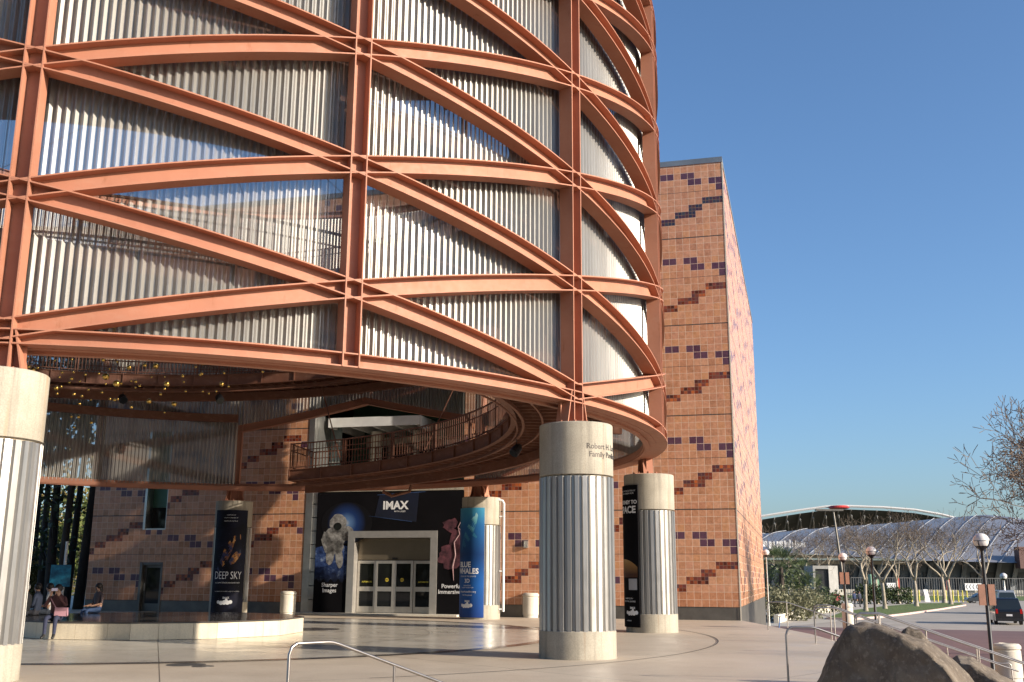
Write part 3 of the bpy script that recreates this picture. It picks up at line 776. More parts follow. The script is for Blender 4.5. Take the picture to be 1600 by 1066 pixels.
f = MB(); p = WP(-DOOR[1] + .22, .95, -.13); f.tube([p, p + V((0, 0, .35))], .018, 8); f.build('handle', M['steel_grey'], df)
# ---- ground floor entrance
W0, W1 = -ENT[1], -ENT[0]
GW0, GW1 = -18.85, W1 + .02
mb = MB(); mb.obox(WP(W0 + .02, 0, -.6), WT * .34, WN * .62, V((0, 0, REC0 - .03)))
for k in range(9): mb.obox(WP(W0 + .36, .04 + k * .61, -.5), WT * .24, WN * .49, V((0, 0, .57)))
mb.build('entrance_pier', M['steel_grey'], bld)
PD0, PD1, PDH = -17.24, -12.98, 3.66                      # door portal
mb = MB()
mb.obox(WP(PD0, .08, -.9), WT * .32, WN * .95, V((0, 0, PDH - .08))); mb.obox(WP(PD1 - .32, .08, -.9), WT * .32, WN * .95, V((0, 0, PDH - .08)))
mb.obox(WP(PD0 + .32, PDH - .30, -.9), WT * (PD1 - PD0 - .64), WN * .95, V((0, 0, .30))); mb.build('door_portal', M['alu'], bld)
mb = MB(); x0, x1 = PD0 + .34, PD1 - .34
mb.obox(WP(x0, 2.40, -.45), WT * (x1 - x0), WN * .06, V((0, 0, PDH - .72 - 2.0))) ; mb.build('bulkhead_panel', plain('bulkhead_bronze', (.20, .165, .12), .22, .5, .2, .6), bld)
mb = MB(); mb.obox(WP((x0 + x1) / 2 - .13, 2.42, -.39), WT * .26, WN * .05, V((0, 0, .07))); mb.build('door_sensor', M['black'], bld)
LWD = (x1 - x0) / 4
for k in range(4):
    a = x0 + k * LWD; off = -.36 if k in (1, 2) else -.42
    f = MB(); z1 = 2.36
    f.obox(WP(a + .004, .09, off), WT * .10, WN * .05, V((0, 0, z1 - .09))); f.obox(WP(a + LWD - .104, .09, off), WT * .10, WN * .05, V((0, 0, z1 - .09)))
    for zz, h in ((.09, .27), (1.02, .20), (z1 - .13, .13)): f.obox(WP(a + .104, zz, off), WT * (LWD - .208), WN * .048, V((0, 0, h)))
    leafo = f.build('door_leaf', M['alu'], bld)
    for zz, h in ((.36, .66), (1.22, z1 - .13 - 1.22)):
        g = MB(); g.obox(WP(a + .104, zz, off + .015), WT * (LWD - .208), WN * .012, V((0, 0, h))); g.build('pane', M['glass_dark'], leafo)
    if k in (1, 2):
        g = MB(); fn = lambda x, y: WP(x, y, off + .03); xx = a + LWD * (.62 if k == 1 else .42)
        blob(g, fn, xx, 1.52, .085, .085, 20); g.build('warning_sticker', plain('yellow_sticker', (.55, .42, .04), .5), leafo)
        g = MB(); g.obox(WP(xx - .06, 1.505, off + .032), WT * .12, WN * .002, V((0, 0, .03))); g.build('sticker_bar', M['black'], leafo)
    else:
        g = MB(); fn = lambda x, y: WP(x, y, off + .03); text_on(g, 'AUTOMATIC', fn, .085, a + LWD / 2 + .02, 1.43, bold=.004); g.build('door_lettering', plain('yellow_lettering', (.50, .44, .05), .5), leafo)
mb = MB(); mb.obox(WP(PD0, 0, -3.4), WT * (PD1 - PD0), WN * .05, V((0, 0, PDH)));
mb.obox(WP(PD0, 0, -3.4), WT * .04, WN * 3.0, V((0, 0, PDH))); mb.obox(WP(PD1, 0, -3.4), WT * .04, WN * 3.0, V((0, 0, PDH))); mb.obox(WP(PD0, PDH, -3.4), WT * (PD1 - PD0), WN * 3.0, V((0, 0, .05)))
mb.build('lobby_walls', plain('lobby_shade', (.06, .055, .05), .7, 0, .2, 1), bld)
mb = MB(); mb.obox(WP(W0 - .2, .004, -.2), WT * (W1 - W0 + .2), WN * .95, V((0, 0, .075))); mb.build('entrance_step', M['cream'], bld)
# ---- upper entrance, set back behind the walkway
mb = MB(); DEP = 5.0
mb.obox(WP(W0, REC0 - .02, -DEP), WT * (W1 - W0), WN * DEP, V((0, 0, .12))); mb.build('upper_floor_slab', M['concrete'], bld)
mb = MB(); mb.obox(WP(W0, REC1, -DEP), WT * (W1 - W0), WN * DEP, V((0, 0, .1))); mb.build('upper_soffit', M['concrete'], bld)
mb = MB(); mb.obox(WP(W0 + .01, REC0 + .1, -DEP - .1), WT * (W1 - W0 - .02), WN * .1, V((0, 0, REC1 - REC0 - .1)))
mb.obox(WP(W1 - .12, REC0 + .1, -DEP), WT * .1, WN * (DEP - .1), V((0, 0, REC1 - REC0 - .1))); mb.build('upper_green_wall', M['green_wall'], bld)
mb = MB(); mb.obox(WP(W0 + .02, REC0 + .1, -.5), WT * .28, WN * .52, V((0, 0, REC1 - REC0 - .12)))
mb.obox(WP(W0 + .30, REC0 + .1, -1.6), WT * .05, WN * 1.4, V((0, 0, REC1 - REC0 - 1.6)));
for k in range(4): mb.obox(WP(W0 + .36, REC0 + .5 + k * 1.0, -1.6), WT * .6, WN * .05, V((0, 0, .05)))
mb.build('upper_jamb', M['steel_grey'], bld)
mb = MB(); mb.obox(WP(W0 + .36, REC0 + .1, -1.62), WT * .6, WN * .015, V((0, 0, 3.4))); mb.build('upper_side_pane', glass('grey_glass', (.12, .15, .15), .1), bld)
mb = MB(); CZ = 8.55                                      # canopy with its downstand ribs
mb.obox(WP(W0 + .6, CZ, -.9), WT * 4.6, WN * .12, V((0, 0, .42))); mb.obox(WP(W0 + .6, CZ + .40, -DEP + .1), WT * 4.6, WN * (DEP - 1.0), V((0, 0, .06)))
for k in range(5): mb.obox(WP(W0 + .62 + k * 1.1, CZ - .02, -DEP + .1), WT * .10, WN * (DEP - 1.0), V((0, 0, .40)))
mb.build('canopy', M['white_metal'], bld)
mb = MB(); mb.obox(WP(W0 + 5.22, CZ - .15, -3.4), WT * .06, WN * 2.6, V((0, 0, .55))); mb.obox(WP(W0 + 5.6, CZ - .9, -3.4), WT * 1.6, WN * .05, V((0, 0, .5))); mb.build('canopy_end', M['white_metal'], bld)
mb = MB(); mb.obox(WP(W0 + 1.0, REC0 + .1, -DEP + .02), WT * 4.3, WN * .06, V((0, 0, 2.5))); mb.build('upper_glazing', M['glass_dark'], bld)
mb = MB()
mb.obox(WP(W0 + 1.0, REC0 + 2.6, -DEP + .02), WT * 4.3, WN * .5, V((0, 0, .45)))
for k in range(5): mb.obox(WP(W0 + 1.0 + k * 1.05, REC0 + .1, -DEP + .1), WT * .12, WN * .08, V((0, 0, 2.5)))
mb.tube([WP(W0 + 2.35, REC0 + .1, -2.6), WP(W0 + 2.35, CZ - .02, -2.6)], .27, 20); mb.tube([WP(W0 + 4.4, REC0 + .1, -2.6), WP(W0 + 4.4, CZ - .02, -2.6)], .16, 16)
mb.build('upper_frames', M['cream'], bld)
mb = MB(); mb.obox(WP(W0 + 3.6, REC0 + 1.15, -2.2), WT * .42, WN * .03, V((0, 0, .42))); sg = mb.build('exit_notice', M['print_white'], bld)
mb = MB(); blob(mb, lambda x, y: WP(x, y, -2.165), W0 + 3.81, REC0 + 1.36, .15, .15, 18); mb.build('red_disc', plain('red_print', (.55, .05, .03), .5), sg)
mb = MB(); mb.obox(WP(-9.02, 2.9, -.01), WT * .16, WN * .12, V((0, 0, .3))); mb.build('wall_intercom', M['steel_grey'], bld)
# ------------------------------------------------------------------ entrance mural
mur = empty('entrance_mural', tuple(WP((GW0 + GW1) / 2, 0)), 0, 'black film mural with an astronaut and a lightning cloud round the glass entrance doors', 'mural')
mb = MB()
for (a, b, z0, z1) in ((GW0, PD0, .08, REC0 - .06), (PD1, GW1, .08, REC0 - .06), (PD0, PD1, PDH, REC0 - .06)):
    mb.obox(WP(a, z0, -.05), WT * (b - a), WN * .06, V((0, 0, z1 - z0)))
mb.build('backing_panel', M['black_print'], mur)
def LAY(off): return lambda x, y: WP(x, y, .012 + off)
def pic(name, col1, col2, sc=4):
    t = NT(name); t.base(t.ramp(t.noise(t.coord(), sc, 7, .7), [(.33, col1), (.68, col2)])); rough(t, .5); return t.mat
mb = MB(); fn = LAY(.003)
nseg = 16; x0, x1 = GW0 + .02, PD0 - .03                   # curved limb of the earth
def top(x): t = (x - x0) / (x1 - x0); return 2.92 + .42 * t - .35 * t * t
mb.add([fn(x0 + (x1 - x0) * k / nseg, 1.45 + .12 * math.sin(k * 1.7)) for k in range(nseg + 1)] + [fn(x0 + (x1 - x0) * k / nseg, top(x0 + (x1 - x0) * k / nseg)) for k in range(nseg + 1)],
       [(k, k + 1, nseg + 2 + k, nseg + 1 + k) for k in range(nseg)])
def earth_mat():
    t = NT('earth_print'); v = t.coord(); sp = t.n('ShaderNodeSeparateXYZ'); t.l(v, sp.inputs[0])
    c = t.ramp(t.noise(v, 3.2, 8, .72), [(.36, (.006, .010, .04)), (.55, (.03, .06, .17)), (.68, (.22, .28, .40))])
    f = t.math('ADD', t.math('SUBTRACT', sp.outputs[2], 1.5), t.math('MULTIPLY', t.noise(v, 1.2, 4), .5))
    t.base(t.mix(t.ramp(f, [(.1, (0, 0, 0)), (.95, (1, 1, 1))]), (.0045, .004, .005), c)); rough(t, .7); t.b.inputs['Specular IOR Level'].default_value = .15; return t.mat
mb.build('earth_picture', earth_mat(), mur)
gc = LAY(.004)(PD0 - .12, 4.02) - mur.location
mb = MB(); blob(mb, LAY(.004), PD0 - .12, 4.02, 1.25, .95, 32); mb.build('glow_picture', radial_mat('blue_glow_print', gc, 1.0, [(0, (.34, .38, .42)), (.16, (.10, .19, .36)), (.5, (.012, .035, .13)), (.95, (.0045, .004, .005))]), mur)
mb = MB(); fn = LAY(.007); ax = GW0 + .98
blob(mb, fn, ax + .1, 4.02, .42, .42, 22, None, .05, 1); blob(mb, fn, ax, 3.35, .55, .55, 22, None, .14, 2); blob(mb, fn, ax - .42, 3.15, .24, .50, 16, None, .12, 3, .3)
blob(mb, fn, ax + .58, 3.55, .28, .36, 16, None, .1, 4, -.5); blob(mb, fn, ax - .22, 2.62, .20, .48, 16, None, .06, 5, -.1); blob(mb, fn, ax + .22, 2.48, .18, .46, 16, None, .06, 6, .12)
blob(mb, fn, ax + .02, 2.95, .42, .3, 16, None, .1, 9)
mb.build('astronaut_picture', pic('astronaut_print', (.05, .048, .046), (.36, .35, .33), 4.5), mur)
mb = MB(); blob(mb, LAY(.011), ax + .08, 3.88, .20, .17, 18); mb.build('visor_picture', M['glass_dark'], mur)
fn = LAY(.004)
mb = MB(); cx = PD1 + .72
blob(mb, fn, cx, 2.55, .70, .52, 24, None, .16, 11); blob(mb, fn, cx + .25, 3.1, .40, .62, 22, None, .2, 12); blob(mb, fn, cx - .15, 3.9, .35, .3, 18, None, .3, 13)
mb.build('cloud_picture', pic('storm_cloud_print', (.008, .003, .006), (.17, .055, .07), 3.4), mur)
mb = MB()
mb.tube([LAY(.010)(*p) for p in ((cx + .45, 4.25), (cx + .22, 3.8), (cx + .3, 3.5), (cx + .05, 3.15), (cx + .12, 2.6), (cx, 2.1), (cx + .06, 1.5))], [.012, .016, .02, .025, .03, .035, .008], 5)
mb.tube([LAY(.010)(*p) for p in ((cx + .22, 3.8), (cx + .5, 3.5), (cx + .62, 3.1))], [.012, .012, .006], 5)
mb.build('lightning_picture', pic('lightning_print', (.20, .10, .10), (.42, .30, .30), 3), mur)
fn = LAY(.004)
for s_, sz, x_, y_, bo, mx_ in (('IMAX', .50, -15.02, 4.78, .018, None), ('WITH LASER', .10, -14.8, 4.52, 0, None), ('Sharper', .25, GW0 + .78, 1.28, .004, None), ('Images', .25, GW0 + .78, 1.04, .004, None),
                                ('Powerful,', .25, cx - .02, 1.26, .004, None), ('Immersive Sound', .25, cx + .22, 1.02, .004, 1.75)): line_of('lettering', mur, M['print_white'], s_, fn, sz, x_, y_, bold=bo, mx=mx_)
mb = MB()
mb.add([fn(-15.9, 5.28), fn(-13.6, 5.62 - .22), fn(-13.6, 5.40 - .03), fn(-15.9, 5.26)], [(0, 1, 2, 3)]); mb.add([fn(-16.3, 4.34), fn(-14.2, 4.08), fn(-14.2, 4.05), fn(-16.3, 4.33)], [(0, 1, 2, 3)])
mb.build('light_beams', pic('beam_print', (.012, .03, .09), (.05, .10, .22), 2), mur)
mb = MB(); mb.add([LAY(.002)(-16.0, 4.3), LAY(.002)(-14.0, 4.05), LAY(.002)(-13.9, 5.38), LAY(.002)(-15.8, 5.25)], [(0, 1, 2, 3)]); mb.build('screen_picture', pic('screen_print', (.004, .006, .014), (.006, .010, .028), 1), mur)
# ------------------------------------------------------------------ ground
from mathutils import noise as mnoise
def sheet(name, poly, z, mat, thick=0.0, label=None):
    b = MB()
    if thick: b.prism(poly, z - thick, z)
    else: b.add([V((p[0], p[1], z)) for p in poly], [tuple(range(len(poly)))])
    o = b.build(name, mat); tag(o, kind='structure'); return o
def disc(r, n=96, a0=0, a1=360, c=(CX, CY)): return [(c[0] + r * math.cos(R_(a0 + (a1 - a0) * k / n)), c[1] + r * math.sin(R_(a0 + (a1 - a0) * k / n))) for k in range(n)]
sheet('ground', [(-900, -300), (900, -300), (900, 1500), (-900, 1500)], LOW - .012, M['earth'])
EDGE = [(1.3, 15.3), (4.2, 16.5), (5.0, 17.5), (5.9, 18.9), (6.9, 20.7), (8.0, 24.0), (8.7, 28.0), (9.2, 33.0), (9.3, 38.0), (9.36, 43.2)]
plaza = [(-90, -10), (2.6, -10), (2.6, 11.5), (-2.1, 11.5), (-2.1, 15.3)] + EDGE + [(9.3, 43.4), (-20.3, 51.35), (-20.4, 90), (-90, 90)]
sheet('plaza', plaza, 0.0, M['plaza'], 1.62)
sheet('polished_floor', disc(11.66), .004, M['polished'])
def annulus(name, r0, r1, z, mat, a0=0, a1=360, n=120):
    b = MB(); vs = []
    for k in range(n + 1):
        a = R_(a0 + (a1 - a0) * k / n); vs += [V((CX + r0 * math.cos(a), CY + r0 * math.sin(a), z)), V((CX + r1 * math.cos(a), CY + r1 * math.sin(a), z))]
    b.add(vs, [(2 * k, 2 * k + 1, 2 * k + 3, 2 * k + 2) for k in range(n)]); tag(b.build(name, mat), kind='structure')
annulus('floor_inlay', 11.62, 11.98, .008, M['inlay'])
annulus('floor_joint', 16.24, 16.27, .008, M['joint'], -60, 75)
annulus('floor_joint', 8.0, 8.015, .008, M['joint'])
sheet('floor_inlay', disc(.95, 40, c=(-6.35, 34.1)), .009, M['inlay'])
sheet('brick_paving', [(4, -30), (140, -30), (140, 60), (60, 66), (34, 71), (26, 74), (10, 80), (10.1, 43.6), (4, 15)], LOW + .004, M['brick'])
sheet('road', [(10, 80), (26, 74), (34, 71), (60, 66), (140, 60), (300, 170), (200, 185), (90, 182), (50, 175), (40, 112), (15, 100)], LOW, M['road'])
sheet('pavement', [(16, 80), (20, 77), (30, 92), (40, 108), (62, 148), (75, 178), (48, 178), (34, 130), (18, 96)], LOW + .004, M['pavement'])
lawn = [gz(u, v, 0)[:2] and gz(u, v, LOW) for u, v in ((1292, 968), (1330, 969), (1370, 966), (1420, 960), (1470, 953), (1508, 946.5), (1500, 943.5), (1440, 944), (1380, 949), (1320, 957))]
b = MB(); b.prism([(p.x, p.y) for p in lawn], LOW, LOW + .13); tag(b.build('lawn', M['grass']), kind='structure')
b = MB()
for p, q in zip(lawn[:5], lawn[1:6]): b.bar(V((p.x, p.y, LOW + .075)), V((q.x, q.y, LOW + .075)), .28, .17)
tag(b.build('curb', M['curb']), kind='structure')
sheet('far_lawn', [(70, 186), (260, 186), (300, 235), (60, 235)], LOW + .004, M['grass'])
for k, (u, v) in enumerate(((291, 1039), (317, 1041.5))):
    p = gz(u, v); dr = empty('floor_drain', p, 0, ('larger', 'smaller')[k] + ' dark round plate let into the plaza floor before the bench', 'floor plate'); b = MB(); b.lathe([(.001, .006), ((.36, .2)[k], .006), ((.36, .2)[k], 0)], p, 28); b.build('cover', M['zinc'], dr)
# stairs down to the street
b = MB(); NS = 11; dx = .44
for k in range(1, NS):
    z = -.15 * k
    poly = [(p[0] + dx * (k - 1) + .002, p[1]) for p in EDGE[1:]] + [(p[0] + dx * k, p[1]) for p in EDGE[1:]][::-1]
    b.prism(poly, LOW, z)
tag(b.build('stairs', M['step']), kind='structure')
b = MB()
for k in range(1, NS): b.obox((-2.1 + .32 * (k - 1), 11.5, LOW), (.32, 0, 0), (0, 3.8, 0), (0, 0, -.15 * k - LOW))
tag(b.build('front_stairs', M['step']), kind='structure')
# ------------------------------------------------------------------ handrails
def handrail(label, start, dirv, n_flat, slope_len, slope, posts, zbase, group='handrails on the plaza stairs', r=.0185, hook=True, endflat=0.0):
    s = V(start); d = V((dirv[0], dirv[1], 0)).normalized()
    pts = []
    if hook: pts += [s - d * .02 + V((0, 0, -.9)), s - d * .02 + V((0, 0, -.12)), s + d * .01 + V((0, 0, -.04)), s + d * .08]
    pts += [s + d * (n_flat - .06), s + d * n_flat + V((0, 0, -.006)), s + d * (n_flat + .1) + V((0, 0, -.1 * slope))]
    e = s + d * (n_flat + slope_len) + V((0, 0, -slope * slope_len)); pts.append(e)
    if endflat: pts += [e + d * .08 + V((0, 0, -.01)), e + d * endflat, e + d * (endflat + .06) + V((0, 0, -.06)), e + d * (endflat + .08) + V((0, 0, -.92))]
    root = empty('handrail', (s.x, s.y, 0), 0, label, 'handrail', group)
    b = MB(); b.tube(pts, r, 10); o = b.build('rail', M['rail'], root); smooth_angle(o, 50)
    for t in posts:
        p = s + d * t; zt = s.z - max(0, t - n_flat) * slope
        b = MB(); b.tube([V((p.x, p.y, zbase(t, p))), V((p.x, p.y, zt - .01))], r * .85, 8); b.build('baluster', M['rail'], root)
    return root
def zst(edge_x):
    return lambda t, p: max(LOW, -.15 * max(0, math.ceil((p.x - edge_x) / dx)) if p.x > edge_x else 0.0)
handrail('steel handrail in the foreground starting beside the polished floor', (-2.51, 12.38, .86), (.7, .7), .58, 3.0, .33, (1.52, 2.6), lambda t, p: max(LOW, -.15 * math.ceil(max(0, p.x + 2.1) / .32)))
handrail('steel handrail just left of the large boulder', (4.48, 17.44, .86), (1, .1), .44, 4.6, .34, (2.2, 3.8), zst(4.95))
for yy, lab in ((24.0, 'steel handrail rising behind the large boulder, upper of the close pair'), (23.2, 'steel handrail rising behind the large boulder, lower of the close pair')):
    x0 = 7.75 if yy > 23.5 else 7.45
    handrail(lab, (x0, yy, .9), (1, 0), .5, 4.8, .335, (.5, 1.5, 2.6, 3.7, 4.8), zst(8.0), endflat=.35)
handrail('steel handrail ending in a hook beside the precast drum', (8.85, 31.2, .9), (1, 0), .45, 4.75, .335, (.45, 1.9, 3.3, 4.6), zst(9.05), endflat=.3)
handrail('short steel handrail standing between the corner rail and the precast drum rail', (8.0, 28.2, .9), (1, 0), .5, 4.7, .335, (.5, 2.0, 3.4), zst(8.7))
handrail('steel handrail nearest the corner of the museum', (8.45, 35.2, .9), (1, 0), .62, 4.7, .335, (.62, 1.5, 2.9), zst(9.25))
# ------------------------------------------------------------------ bench platform
bp = empty('stone_bench', (CX, CY, 0), 0, 'low many-sided bench of cream stone blocks with a dark polished top', 'bench')
NB = 12; RB = 4.22; off = 9
b = MB(); bt = MB()
corner = [V((CX + RB * math.cos(R_(off + 30 * k)), CY + RB * math.sin(R_(off + 30 * k)), 0)) for k in range(NB)]
cen = V((CX, CY, 0))
for k in range(NB):
    p, q = corner[k], corner[(k + 1) % NB]
    for a, c2 in ((.0, .32), (.32, .72), (.72, 1.0)):
        u, w = p.lerp(q, a + .002), p.lerp(q, c2 - .002); n_ = (cen - (u + w) / 2).normalized() * .35
        bb = MB(); bb.obox(u + V((0, 0, .012)), w - u, n_, V((0, 0, .40)))
        bb.build('stone_block', M['stone'], bp)
bt.prism([(p.x + (p.x - CX) * .004, p.y + (p.y - CY) * .004) for p in corner], .415, .455); bt.build('dark_top', M['dark_top'], bp)
bb = MB(); bb.prism([(CX + (p.x - CX) * .965, CY + (p.y - CY) * .965) for p in corner], 0, .41); bb.build('core', M['zinc'], bp)
# ------------------------------------------------------------------ litter bins and drums
def bin_(name, loc, r, h, label, cat, group=None):
    root = empty(name, loc, 0, label, cat, group)
    b = MB(); c = V(loc); b.lathe([(.001, 0), (r * .94, 0), (r * .94, h * .10), (r, h * .12), (r, h * .80), (r * .95, h * .815), (r * .95, h * .84), (r * 1.04, h * .86), (r * 1.04, h * .93), (r * .9, h * .985)], c, 36)
    o = b.build('body', M['cream'], root); smooth_angle(o)
    b = MB(); b.lathe([(r * .9, h * .985), (r * .55, h), (r * .5, h * .96), (.001, h * .95)], c, 28); b.build('lid', M['cream'], root)
    return root
bin_('litter_bin', gz(449, 961), .34, 1.02, 'cream concrete litter bin left of the entrance doors', 'bin', 'cream litter bins by the tiled wall')
bin_('litter_bin', gz(829, 965), .34, 1.02, 'cream concrete litter bin right of the whale banner column', 'bin', 'cream litter bins by the tiled wall')
bin_('litter_bin', (16.35, 35.6, LOW), .42, 1.22, 'large cream precast bin on the brick paving at the right edge', 'bin')
p = gz(1326, 985, LOW); bin_('bollard', (p.x, p.y, LOW), .36, 1.75, 'stout pale bollard beside the dark lamp post behind the rails', 'bollard')
p = gz(1305, 953, LOW); r_ = empty('red_bin', p, 0, 'dark red bin by the shrubs', 'bin'); b = MB(); b.lathe([(.001, 0), (.55, 0), (.62, 1.5), (.66, 1.55), (.5, 1.7), (.001, 1.72)], p, 20); b.build('body', plain('red_bin_paint', (.22, .02, .02), .5), r_)
# ------------------------------------------------------------------ boulders
def boulder(label, c, prof, depth, zb, seed, sub=5):
    """prof: list of (x, z) top outline, metres from c.x and absolute z"""
    bm = bmesh.new(); bmesh.ops.create_icosphere(bm, subdivisions=sub, radius=1)
    x0, x1 = prof[0][0], prof[-1][0]
    def H(x):
        for (a, za), (q, zq) in zip(prof, prof[1:]):
            if a <= x <= q: return za + (zq - za) * (x - a) / (q - a)
        return prof[0][1] if x < x0 else prof[-1][1]
    for v in bm.verts:
        ux, uy, uz = v.co; x = (x0 + x1) / 2 + ux * (x1 - x0) / 2
        k = max(.12, math.sqrt(max(0, 1 - ux * ux)))
        hz = max(.05, H(x) - zb) / k
        y = uy * depth * (1 + .15 * math.sin(3 * ux))
        z = zb + (uz * hz if uz > 0 else uz * .5)
        q = V((x, y, z)); n_ = mnoise.fractal(q * .9 + V((seed, 0, 0)), 1.0, 2.1, 6) * .08 + (mnoise.noise(q * 2.6 + V((seed, 3, 0)))) * .03
        n_ += .028 * round(2.2 * mnoise.noise(q * 1.1 + V((0, seed, 1))))
        d = V((ux / 1.3, uy / depth, uz)).normalized(); v.co = q + d * n_
    q_ = random.Random(int(seed)); cz_ = zb + .35 * (max(z for _, z in prof) - zb); mid = V(((x0 + x1) / 2, 0, cz_)); hx, hz_ = (x1 - x0) / 2, max(z for _, z in prof) - cz_
    planes = [(V((-.35, -.92, .16)), .74), (V((.55, -.5, .66)), .96), (V((.3, -.95, .05)), .82), (V((-.8, -.4, .45)), .95), (V((.8, -.5, .3)), .95)]
    for k in range(12): planes.append((V((q_.gauss(0, 1), q_.gauss(0, 1) - .5, q_.gauss(.3, .7))), q_.uniform(.93, 1.05)))
    for v in bm.verts:                                   # flat fracture faces
        for n_, d_ in planes:
            n_ = n_.normalized(); loc_ = v.co - mid; s_ = V((loc_.x / hx, loc_.y / depth, loc_.z / hz_)); e_ = s_.dot(n_) - d_
            if e_ > 0: s_ -= n_ * e_ * .86; v.co = mid + V((s_.x * hx, s_.y * depth, s_.z * hz_))
        v.co += V((mnoise.noise(v.co * 5.5), mnoise.noise(v.co * 5.5 + V((9, 0, 0))), mnoise.noise(v.co * 5.5 + V((0, 9, 0))))) * .018
    me = D.meshes.new('boulder'); bm.to_mesh(me); bm.free(); me.materials.append(M['rock'])
    me.polygons.foreach_set('use_smooth', [True] * len(me.polygons))
    o = D.objects.new('boulder', me); COL.objects.link(o); o.location = c; return tag(o, label, 'boulder', 'boulders by the stairs')
def pr(pts, Y, cx): return [((u - 800) / FOC * Y * 1.0 - cx, at(u, v, Y).z) for u, v in pts]
def slab_rock(label, front, bevel, Yf, seed, back=1.3):
    """a split rock: a flat front face, a ridge, and a weathered top running back from it"""
    um = (front[0][0] + front[-1][0]) / 2; F = [at(u, v, Yf - .62 * (u - um) / FOC * Yf) for u, v in front]; zmax = max(p.z for p in F); zmin = min(p.z for p in F)
    r1 = [V((p.x, p.y - .10 * (p.z - zmin) / (zmax - zmin), p.z)) for p in F]
    c1 = sum(r1, V()) / len(r1)
    r0 = [V((c1.x + (p.x - c1.x) * .93, p.y - .03, c1.z + (p.z - c1.z) * .93)) for p in r1]
    r2 = [at(u, v, Yf + .62) for u, v in bevel]; r2 = [V((p.x, max(p.y, q.y + .1), p.z)) for p, q in zip(r2, r1)]
    c2 = sum(r2, V()) / len(r2)
    r3 = [V((c2.x + (p.x - c2.x) * .86, p.y + back * .6, p.z - .22)) for p in r2]; r4 = [V((c2.x + (p.x - c2.x) * .5, p.y + back, c2.z + (p.z - c2.z) * .45)) for p in r2]
    rings = [r0, r1, r2, r3, r4]; n = len(F); bm = bmesh.new(); vv = [[bm.verts.new(p) for p in r] for r in rings]
    for a, b in zip(vv, vv[1:]):
        for k in range(n - 1): bm.faces.new((a[k], b[k], b[k + 1], a[k + 1]))
    bot = bm.verts.new((c1.x, Yf, zmin - .6)); cf = bm.verts.new(c1 + V((0, -.05, 0)))
    for k in range(n - 1): bm.faces.new((cf, vv[0][k], vv[0][k + 1]))
    bm.faces.new((cf, vv[0][-1], vv[0][0]))
    bm.faces.new(vv[4])
    bmesh.ops.triangulate(bm, faces=bm.faces[:])
    for _ in range(3): bmesh.ops.subdivide_edges(bm, edges=[e for e in bm.edges if e.calc_length() > .06], cuts=1, use_grid_fill=True)
    bmesh.ops.triangulate(bm, faces=[f for f in bm.faces if len(f.verts) > 4])
    bm.verts.remove(bot) if bot.is_valid else None
    bmesh.ops.recalc_face_normals(bm, faces=bm.faces[:]); bm.normal_update()
    for v in bm.verts:
        q = v.co + V((seed, 0, 0)); d = mnoise.fractal(q * 1.6, 1.0, 2.0, 5) * .045 + mnoise.noise(q * 7) * .014 + .03 * (abs(mnoise.noise(q * V((1.0, 1, 1)) * 2.7)) - .3)
        v.co = v.co + v.normal * d
    base = V((c1.x, c1.y + .4, LOW)); me = D.meshes.new('boulder')
    for v in bm.verts: v.co = v.co - base
    bm.to_mesh(me); bm.free(); me.materials.append(M['rock']); me.polygons.foreach_set('use_smooth', [True] * len(me.polygons))
    o = D.objects.new('boulder', me); COL.objects.link(o); o.location = base; return tag(o, label, 'boulder', 'boulders by the stairs')
slab_rock('large dark brown boulder in the foreground at lower right', [(1236, 1330), (1258, 1140), (1281, 1062), (1296, 1030), (1318, 991), (1328, 982), (1346, 980), (1366, 981), (1386, 989), (1404, 994), (1421, 1004), (1438, 1011), (1455, 1024), (1471, 1040), (1490, 1066), (1506, 1120), (1520, 1330)],
          [(1236, 1330), (1258, 1140), (1281, 1062), (1296, 1028), (1319, 988), (1330, 978), (1350, 975), (1372, 976), (1398, 983), (1424, 992), (1448, 1001), (1470, 1013), (1490, 1029), (1508, 1047), (1524, 1072), (1545, 1130), (1570, 1330)], 12.7, 3.0)
slab_rock('grey topped boulder behind the large brown one, near the precast bin', [(1440, 1300), (1462, 1110), (1480, 1052), (1494, 1033), (1512, 1038), (1535, 1052), (1556, 1064), (1580, 1082), (1604, 1120), (1620, 1300)],
          [(1440, 1300), (1462, 1100), (1480, 1044), (1496, 1023), (1518, 1026), (1545, 1040), (1570, 1053), (1598, 1070), (1625, 1110), (1650, 1300)], 14.6, 11.0)
boulder('small rounded grey boulder peeping over the large brown one', (6.35, 16.6, 0), pr([(1376, 1030), (1392, 990), (1404, 982), (1416, 985), (1430, 1000), (1446, 1030)], 16.6, 6.35), .5, LOW, 15.0, 5)
